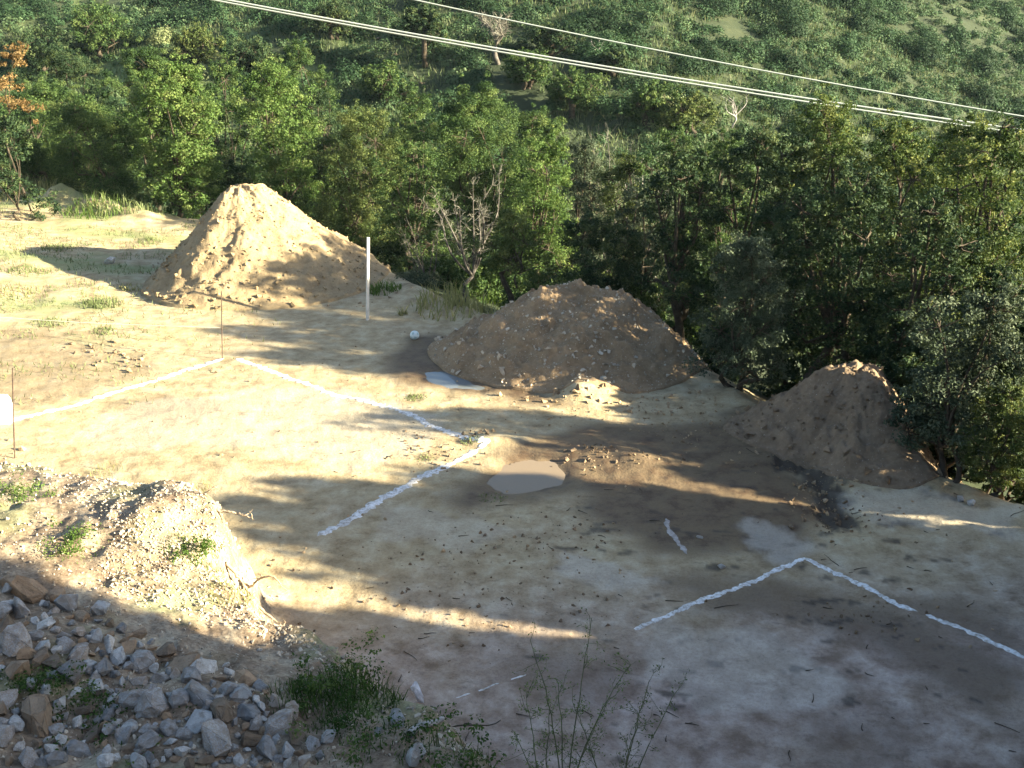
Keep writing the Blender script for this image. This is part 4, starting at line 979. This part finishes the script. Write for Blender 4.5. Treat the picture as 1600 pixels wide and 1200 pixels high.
PROM = [  # px, py, width in the photograph, stone, label
    (38, 930, 66, 'round', 'big brown rounded stone at the left edge, topmost of the rubble'), (8, 928, 40, 'rock_pale', 'pale grey slab half cut by the left edge at the top of the rubble'),
    (86, 937, 38, 'rock_brown', 'orange brown stone at the sunlit top of the rubble'), (105, 952, 42, 'rock_pale', 'sunlit pale stone just right of the orange brown stone'),
    (156, 957, 42, 'rock_pale', 'sunlit stone standing apart to the right at the top of the rubble'), (130, 968, 30, 'rock_brown', 'low tan stone below the two sunlit pale stones'),
    (72, 978, 30, 'rock_pale', 'whitest upright stone under the sunlit row'), (30, 965, 50, 'rock_grey', 'grey block below the big brown stone at left'),
    (28, 1008, 56, 'rock_grey', 'wide grey boulder at the left edge in the shade'), (98, 995, 32, 'rock_grey', 'grey cube-like stone right of the whitest stone'),
    (125, 990, 24, 'rock_grey', 'small grey block in the middle of the upper rubble'), (153, 1000, 26, 'rock_pale', 'square pale stone in the upper rubble'),
    (88, 1016, 22, 'rock_pale', 'small white stone under the grey cube-like stone'), (176, 1012, 42, 'rock_pale', 'pale jagged stone near the middle of the rubble'),
    (182, 1034, 34, 'rock_pale', 'light grey leaning slab below the jagged stone'), (222, 1042, 50, 'rock_grey', 'pale faced block left of the rust streaked one'),
    (285, 1045, 50, 'rock_brown', 'block with a rusty brown face in the middle of the rubble'), (324, 1050, 50, 'rock_pale', 'tall pale wedge right of the rusty block'),
    (258, 1022, 36, 'rock_brown', 'tan stone above the rusty block'), (112, 1058, 46, 'rock_grey', 'flat grey stone on the left of the middle rubble'),
    (70, 1082, 22, 'rock_pale', 'small white chip on the mossy left side'), (62, 1132, 66, 'round', 'large rounded tan boulder low on the left'),
    (210, 1098, 50, 'rock_grey', 'bluish grey boulder left of the bottom heap'), (240, 1110, 52, 'rock_grey', 'dark grey boulder in the centre of the bottom heap'),
    (308, 1090, 62, 'rock_grey', 'long grey slab lying across the rubble'), (358, 1082, 36, 'rock_grey', 'grey block right of the long slab'),
    (385, 1066, 40, 'rock_brown', 'brown split stone at the right end of the rubble'), (342, 1096, 22, 'rock_pale', 'small white stone below the long slab'),
    (390, 1118, 46, 'rock_grey', 'pale topped block right of the bottom heap'), (345, 1118, 50, 'rock_brown', 'brown flat stone left of the pale topped block'),
    (440, 1140, 62, 'rock_grey', 'wide two lobed boulder beside the grass clump'), (340, 1160, 80, 'rock_grey', 'biggest grey boulder at the bottom of the heap'),
    (392, 1158, 46, 'rock_brown', 'orange sided boulder right of the biggest grey one'), (310, 1132, 46, 'rock_pale', 'white topped stone above the biggest boulder'),
    (262, 1165, 30, 'rock_pale', 'small pale stone left of the biggest boulder'), (420, 1180, 46, 'rock_grey', 'mottled stone at the bottom edge under the two lobed boulder'),
    (514, 1155, 32, 'rock_pale', 'pale wedge stone at the right of the grass clump'), (455, 1118, 34, 'rock_grey', 'small dark stone at the left foot of the grass clump'),
    (490, 1170, 34, 'rock_grey', 'low grey stone between the two lobed boulder and the pale wedge'),
    (622, 1130, 44, 'rock_pale', 'pale pointed slab lying in the dark grass near the bank edge'), (645, 1190, 54, 'rock_pale', 'pale flat stone cut by the bottom edge of the picture'),
    (590, 1145, 16, 'rock_pale', 'tiny pale stone left of the pointed slab'), (406, 1017, 10, 'rock_pale', 'tiny white chip on the dark bare strip'),
]
for k, (px, py, w, m, lab) in enumerate(PROM): rock(px, py, w, m, lab, 600 + k)
rock(652, 1094, 20, 'rock_white', 'upright white stone at the edge of the near bank', 690, tall=2.5, name='standing_stone', sink=.1)
# the many smaller stones between them
rr = np.random.default_rng(77); placed = [(a, b, w) for a, b, w, _, _ in PROM]
RUB = [(0, 905), (60, 925), (150, 965), (230, 1000), (300, 1020), (380, 1050), (430, 1095), (470, 1140), (520, 1200), (150, 1200), (0, 1200)]
small_label = {'rock_grey': 'small grey rubble stone wedged among the bigger blocks', 'rock_pale': 'small pale rubble stone wedged among the bigger blocks', 'rock_brown': 'small brown rubble stone wedged among the bigger blocks'}
cnt = 0
for _ in range(4000):
    px, py = rr.uniform(0, 530), rr.uniform(905, 1198)
    if not bool(inside(np.array([px]), np.array([py]), RUB)[0]): continue
    w = 12 + 32 * rr.random() ** 1.6
    dens = 1.0 if (px > 150 or py < 1060) else 0.35
    if rr.random() > dens or any(math.hypot(px - a, (py - b) * 1.3) < 0.285 * (w + q) for a, b, q in placed): continue
    placed.append((px, py, w)); m = rr.choice(['rock_grey', 'rock_pale', 'rock_brown'], p=[.38, .34, .28])
    rock(px, py, w, m, small_label[m], 1000 + cnt); cnt += 1
    if cnt > 235: break
for k, (px, py, w, lab) in enumerate([(1500, 782, 15, 'white stone at the foot of the olive bush, left of its pair'), (1518, 789, 14, 'white stone at the foot of the olive bush, right of its pair'), (172, 412, 20, 'lone pale stone on the bare ground left of the tall sandy heap'),
                                       (1128, 888, 14, 'lone pale stone above the shaded chalk line'), (1093, 840, 12, 'small grey stone beside the faint lime smear')]):
    rock(px, py, w, 'rock_pale', lab, 700 + k, name='stone', group='single pale stones lying on the plot')

def gravel():
    rng = np.random.default_rng(5); b = MB()
    POLY = [(90, 760), (200, 765), (285, 750), (340, 790), (350, 850), (340, 890), (420, 950), (500, 1010), (420, 1000), (300, 960), (180, 930), (150, 880), (190, 830)]
    for zone, n, s0, s1 in ((POLY, 2600, .007, .034), ([(0, 720), (300, 760), (430, 960), (600, 1080), (760, 1180), (520, 1200), (0, 1200)], 3000, .006, .032)):
        c = 0; xs = [p[0] for p in zone]; ys = [p[1] for p in zone]
        pts = rng.uniform((min(xs), min(ys)), (max(xs), max(ys)), (n * 3, 2)); pts = pts[inside(pts[:, 0], pts[:, 1], zone)][:n]
        # photograph points to ground through one vectorised intersection with the bank's level
        D = np.stack([(pts[:, 0] - 800) / FPX, math.cos(PITCH) - (pts[:, 1] - 600) / FPX * math.sin(PITCH), -math.sin(PITCH) - (pts[:, 1] - 600) / FPX * math.cos(PITCH)], -1)
        z = np.full(len(D), 1.9)
        for _ in range(6):
            t = (z - CAM_H) / D[:, 2]; x = D[:, 0] * t; y = D[:, 1] * t; z = 0.5 * z + 0.5 * terrain(x, y)
        z = terrain(x, y); sd, _ = bank_fields(x, y)
        for q in np.nonzero(sd > -0.7)[0]:
            add_pebble(b, rng, np.array([x[q], y[q], z[q] + 0.004]), s0 + (s1 - s0) * rng.random() ** 2.5)
    for k in range(len(BANK) - 4):
        (ax, ay), (bx, by) = BANK[k], BANK[k + 1]; m = int(260 * math.hypot(bx - ax, by - ay))
        t = rng.random(m); x = ax + (bx - ax) * t + rng.normal(size=m) * .35; y = ay + (by - ay) * t + rng.normal(size=m) * .35
        sd, _ = bank_fields(x, y); z = terrain(x, y)
        for q in np.nonzero((sd > -0.75) & (sd < 0.5) & (y < 17))[0]: add_pebble(b, rng, np.array([x[q], y[q], z[q]]), .008 + .045 * rng.random() ** 3)
    o = b.build('gravel', M['gravel']); tag(o, 'pale gravel and small stones strewn over the near bank', 'gravel', kind='stuff')
    # clods and crumbs over the plot
    b = MB(); n = 6500
    x = rng.uniform(-16, 9, n); y = rng.uniform(8.5, 31, n); sd, _ = bank_fields(x, y); e, _ = poly_dist(x, y, EDGE)
    clus = fbm(x / 1.6, y / 1.6, 66, 3) + 0.3 * np.exp(-e / 2.0); ok = (sd < -0.3) & inside(x, y, EDGE_POLY) & (rng.random(n) < np.clip(clus * 1.5 + 0.18, 0.04, 1))
    x, y = x[ok], y[ok]; z = terrain(x, y)
    for q in range(len(x)): add_pebble(b, rng, np.array([x[q], y[q], z[q]]), .007 + .055 * rng.random() ** 5)
    # crumbly ridge at the foot of the pebbly heap, clods by the far corner
    for px0, py0, sx, sy, m, smax in ((905, 615, 45, 12, 170, .10), (960, 640, 90, 12, 150, .05), (210, 560, 18, 16, 26, .10), (150, 552, 22, 8, 26, .09), (752, 680, 16, 8, 14, .09), (1060, 660, 60, 14, 80, .05), (15, 700, 16, 12, 16, .09), (430, 468, 120, 8, 150, .07), (270, 415, 30, 14, 60, .07), (800, 590, 70, 14, 90, .05), (1050, 625, 60, 10, 80, .06), (1200, 680, 50, 16, 80, .06), (1380, 745, 70, 10, 90, .06), (1290, 760, 40, 30, 120, .07), (690, 700, 40, 20, 40, .05)):
        for _ in range(m):
            p = on_plane(px0 + rng.normal() * sx, py0 + rng.normal() * sy, 0.02); p[2] = tz(p[0], p[1]) + .005
            add_pebble(b, rng, p, .015 + smax * rng.random() ** 3)
    o = b.build('clods', M['clod']); tag(o, 'small clods of earth scattered over the bare plot', 'clods', kind='stuff')
    b = MB()
    for px0, py0, sx, sy, m, smax in ((925, 708, 24, 9, 60, .07), (985, 722, 50, 7, 70, .05), (752, 682, 14, 7, 14, .09), (905, 612, 20, 8, 60, .16), (690, 705, 30, 16, 50, .06), (660, 700, 26, 14, 30, .05), (850, 830, 60, 20, 90, .05), (690, 880, 120, 30, 110, .04), (780, 960, 120, 30, 110, .045), (1350, 960, 60, 14, 60, .06), (1180, 690, 70, 20, 120, .06), (1300, 800, 40, 14, 90, .07), (150, 552, 30, 8, 40, .09), (210, 560, 14, 14, 34, .11), (325, 575, 26, 6, 24, .06)):
        for _ in range(m):
            p = on_plane(px0 + rng.normal() * sx, py0 + rng.normal() * sy, 0.02); p[2] = tz(p[0], p[1]) + .002
            if bank_fields(p[:1], p[1:2])[0][0] > -0.5: continue
            add_pebble(b, rng, p, .012 + smax * rng.random() ** 2.6)
    o = b.build('mud_clods', M['heap_dark']); tag(o, 'dark damp clods of mud kicked up around the puddle and ruts', 'clods', kind='stuff')
    # fallen twigs and leaf litter
    b = MB()
    for _ in range(80):
        p = on_plane(rng.uniform(520, 1600), rng.uniform(650, 1190), 0); 
        if bank_fields(np.array([p[0]]), np.array([p[1]]))[0][0] > -0.4: continue
        a = rng.normal(0.2, 0.9); ln = rng.uniform(.03, .18) * (1 if rng.random() < .85 else 2.2); q = np.array([p[0] + math.cos(a) * ln, p[1] + math.sin(a) * ln, 0])
        pts = bend(rng, [p[0], p[1], 0], q, 0.05 * ln, 5); pts[:, 2] = terrain(pts[:, 0], pts[:, 1]) + 0.008
        tube(b, pts, np.linspace(.007, .003, 5), 4)
    o = b.build('twig_litter', M['bark']); tag(o, 'dark fallen twigs scattered over the shaded plot', 'twigs', kind='stuff')
gravel()

def blades_stuff():
    rng = np.random.default_rng(9); b = MB(); n = 34000
    x = rng.uniform(-26, -5.5, n); y = rng.uniform(19, 42, n)
    ok = inside(x, y, EDGE_POLY) & (rng.random(n) < sstep(-5, -13, x)) & (fbm(x / 1.5, y / 0.9, 29, 4) > 0.02)
    x, y = x[ok], y[ok]; z = terrain(x, y); m = len(x); h = rng.uniform(.04, .16, m); a = rng.uniform(0, 6.28, m); w = .012
    V = np.stack([np.stack([x - np.cos(a) * w, y - np.sin(a) * w, z], -1), np.stack([x + np.cos(a) * w, y + np.sin(a) * w, z], -1), np.stack([x + rng.normal(size=m) * .05, y + rng.normal(size=m) * .05, z + h], -1)], 1)
    b.add(V.reshape(-1, 3), tris=np.arange(m * 3).reshape(-1, 3), tint=rng.random(m))
    o = b.build('sparse_grass', M['weed']); tag(o, 'sparse short grass on the bare ground at the left', 'grass', kind='stuff')
blades_stuff()

for i, (lab, px, py, R, n, h, m) in enumerate([
        ('lush dark green grass clump at the edge of the bank above the upright white stone', 545, 1085, .42, 1300, .34, 'shaded_grass'), ('grass clump just left of the lush dark one', 490, 1100, .35, 700, .28, 'shaded_grass'),
        ('green weeds in the dark at the bottom of the bank', 560, 1150, .40, 500, .16, 'shaded_grass'), ('sunlit green grass at the left edge of the bank', 25, 775, .42, 420, .18, 'grass'),
        ('low weeds on the sunlit bank left of the gravel lump', 115, 850, .35, 300, .12, 'grass'), ('green weed hanging over the bank edge at the gravel lump', 300, 862, .28, 380, .20, 'grass'),
        ('pale grass tuft hanging at the notch of the bank', 368, 935, .25, 260, .28, 'dry'), ('mossy grass patch at the lower left below the rubble', 55, 1075, .35, 420, .10, 'shaded_grass'),
        ('mossy grass patch between the tan boulder and the bottom heap', 160, 1130, .4, 420, .10, 'shaded_grass'), ('grassy tuft under the sunlit stones', 205, 905, .25, 140, .10, 'dry'),
        ('dry tuft on the lip of the bank behind the rod', 165, 735, .25, 120, .25, 'dry'), ('dry tuft at the end of the bank lip right of the gravel lump', 310, 765, .22, 120, .22, 'dry'),
        ('dark weeds at the very bottom of the bank edge', 700, 1175, .38, 420, .22, 'shaded_grass')]):
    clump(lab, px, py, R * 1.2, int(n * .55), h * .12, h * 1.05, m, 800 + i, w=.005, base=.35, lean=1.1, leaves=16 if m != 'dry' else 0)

def roots(label, pts, r, seed, name='root'):
    rng = np.random.default_rng(seed); P = [hit(*pts[0])]; Yv = P[0][1]
    for q, (px, py, dy) in enumerate(pts[1:]) if False else []: pass
    a = P[0]; b = MB(); chain = [a]
    for (px, py) in pts[1:]:
        Yv -= 0.06; chain.append(at(px, py, Yv))
    C = np.array(chain); t = np.linspace(0, len(C) - 1, 6 * len(C)); s = np.stack([np.interp(t, np.arange(len(C)), C[:, k]) for k in range(3)], -1)
    for _ in range(4): s[1:-1] = (s[:-2] + 2 * s[1:-1] + s[2:]) / 4
    s = s + rng.normal(size=s.shape) * 0.006
    r *= 1.7; tube(b, s - a, np.linspace(r, r * .35, len(s)), 6)
    for k in range(3):
        q = s[rng.integers(len(s) // 2, len(s))]; d = rng.normal(size=3); d /= np.linalg.norm(d)
        tube(b, bend(rng, q - a, q - a + d * .16, .02, 4), np.linspace(r * .4, r * .15, 4), 4)
    o = b.build(name, M['root'], smooth=True); o.location = a; tag(o, label, 'root', 'torn roots sticking out of the bank edge')
roots('pale root arching right from the notch of the bank to a forked tip', [(372, 895), (390, 920), (402, 905), (425, 898), (442, 915)], .012, 1)
roots('straight root hanging down the notch of the bank', [(352, 880), (368, 895), (385, 920), (396, 938)], .014, 2)
roots('thin root curling up from the gravel lump', [(318, 772), (335, 760), (345, 768)], .006, 3)
roots('pale root jutting right under the gravel lump', [(340, 798), (365, 800), (385, 806), (397, 812)], .009, 4)
roots('root lying on the bank edge below the notch', [(400, 945), (425, 965), (447, 982)], .012, 5)

def log(label, p0, p1, r, mat, seed, name='dead_branch'):
    rng = np.random.default_rng(seed); a = hit(*p0); c = hit(*p1); b = MB(); pts = bend(rng, a, c, .02, 7); pts[:, 2] += r * .8
    tube(b, pts - a, np.linspace(r, r * .6, 7), 8); o = b.build(name, M[mat], smooth=True); o.location = a; tag(o, label, 'branch', 'dead branches on the near bank')
log('bleached branch lying at the bank edge below the upright white stone', (640, 1152), (692, 1126), .035, 'bark_dead', 1)
log('thin dark stick pointing out over the plot from the bank edge', (700, 1140), (782, 1126), .009, 'bark', 2)
log('grey branch lying across the sunlit end of the bank', (20, 290), (62, 283), .05, 'bark_dead', 3)

def tall_weed(label, base, Y, stems, seed):
    """slender weed with forked wiry stems and scattered small leaves"""
    rng = np.random.default_rng(seed); p = at(*base, Y); g = tz(p[0], p[1]); o0 = np.array([p[0], p[1], g])
    root = empty('tall_weed', tuple(o0)); tag(root, label, 'weed', 'tall wiry weeds growing up from the near bank')
    sb = MB(); lb = MB()
    for tip, mid in stems:
        e = at(*tip, Y + rng.normal() * .15) - o0; m = at(*mid, Y + rng.normal() * .06) - o0
        t = np.linspace(0, 1, 14)[:, None]; s = (1 - t) ** 2 * 0 + 2 * t * (1 - t) * (m * 1.0) + t ** 2 * e
        s = s + rng.normal(size=s.shape) * .004; tube(sb, s, np.linspace(.006, .002, 14), 5)
        for k in range(17):
            q = s[rng.integers(3, 14)]; d = rng.normal(size=3) * np.array([1, 1, .5]) + np.array([0, 0, .9]); d /= np.linalg.norm(d); ln = rng.uniform(.05, .20)
            pts = bend(rng, q, q + d * ln, .01, 4); tube(sb, pts, np.linspace(.0022, .0011, 4), 3)
            pp = pts[rng.integers(1, 4, 9)] + rng.normal(size=(9, 3)) * .014; nn = rng.normal(size=(9, 3)); nn /= np.linalg.norm(nn, axis=1)[:, None]
            add_leaves(lb, rng, pp, nn, .022, rng.random(9), .35)
    sb.build('stem', M['weed_stem'], root); lb.build('leaves', M['grass' if seed % 2 else 'olive'], root)
tall_weed('tallest wiry weed rising in front of the lit streak at the bottom centre', (880, 1230), 6.0, [((925, 965), (905, 1080)), ((985, 1040), (925, 1110)), ((828, 1000), (870, 1110)), ((870, 1060), (880, 1120)), ((955, 1090), (915, 1150))], 1)
tall_weed('wiry weed with thin spreading stems right of the tallest one', (960, 1240), 5.8, [((1020, 1050), (985, 1150)), ((1060, 1075), (1010, 1160)), ((900, 1110), (930, 1180)), ((1000, 1110), (980, 1180))], 2)
tall_weed('low wiry weed left of the tallest one at the bottom edge', (850, 1230), 5.9, [((822, 1090), (835, 1160)), ((860, 1100), (855, 1160)), ((800, 1140), (830, 1190))], 3)

# ------------------------------------------------------------------ thin haze in the air
def haze():
    m, nt, out = new_mat('haze'); v = N(nt, 'ShaderNodeVolumePrincipled'); v.inputs['Color'].default_value = (0.70, 0.92, 1.0, 1); v.inputs['Density'].default_value = 0.00010; v.inputs['Anisotropy'].default_value = 0.0
    nt.links.new(v.outputs[0], out.inputs['Volume'])
    b = MB(); X = 262; c = np.array([[x, y, z] for z in (-9, 30) for y in (-X, X) for x in (-X, X)], float)
    b.add(c, quads=[[0, 2, 3, 1], [4, 5, 7, 6], [0, 1, 5, 4], [2, 6, 7, 3], [0, 4, 6, 2], [1, 3, 7, 5]])
    o = b.build('haze', m); tag(o, kind='stuff')
haze()
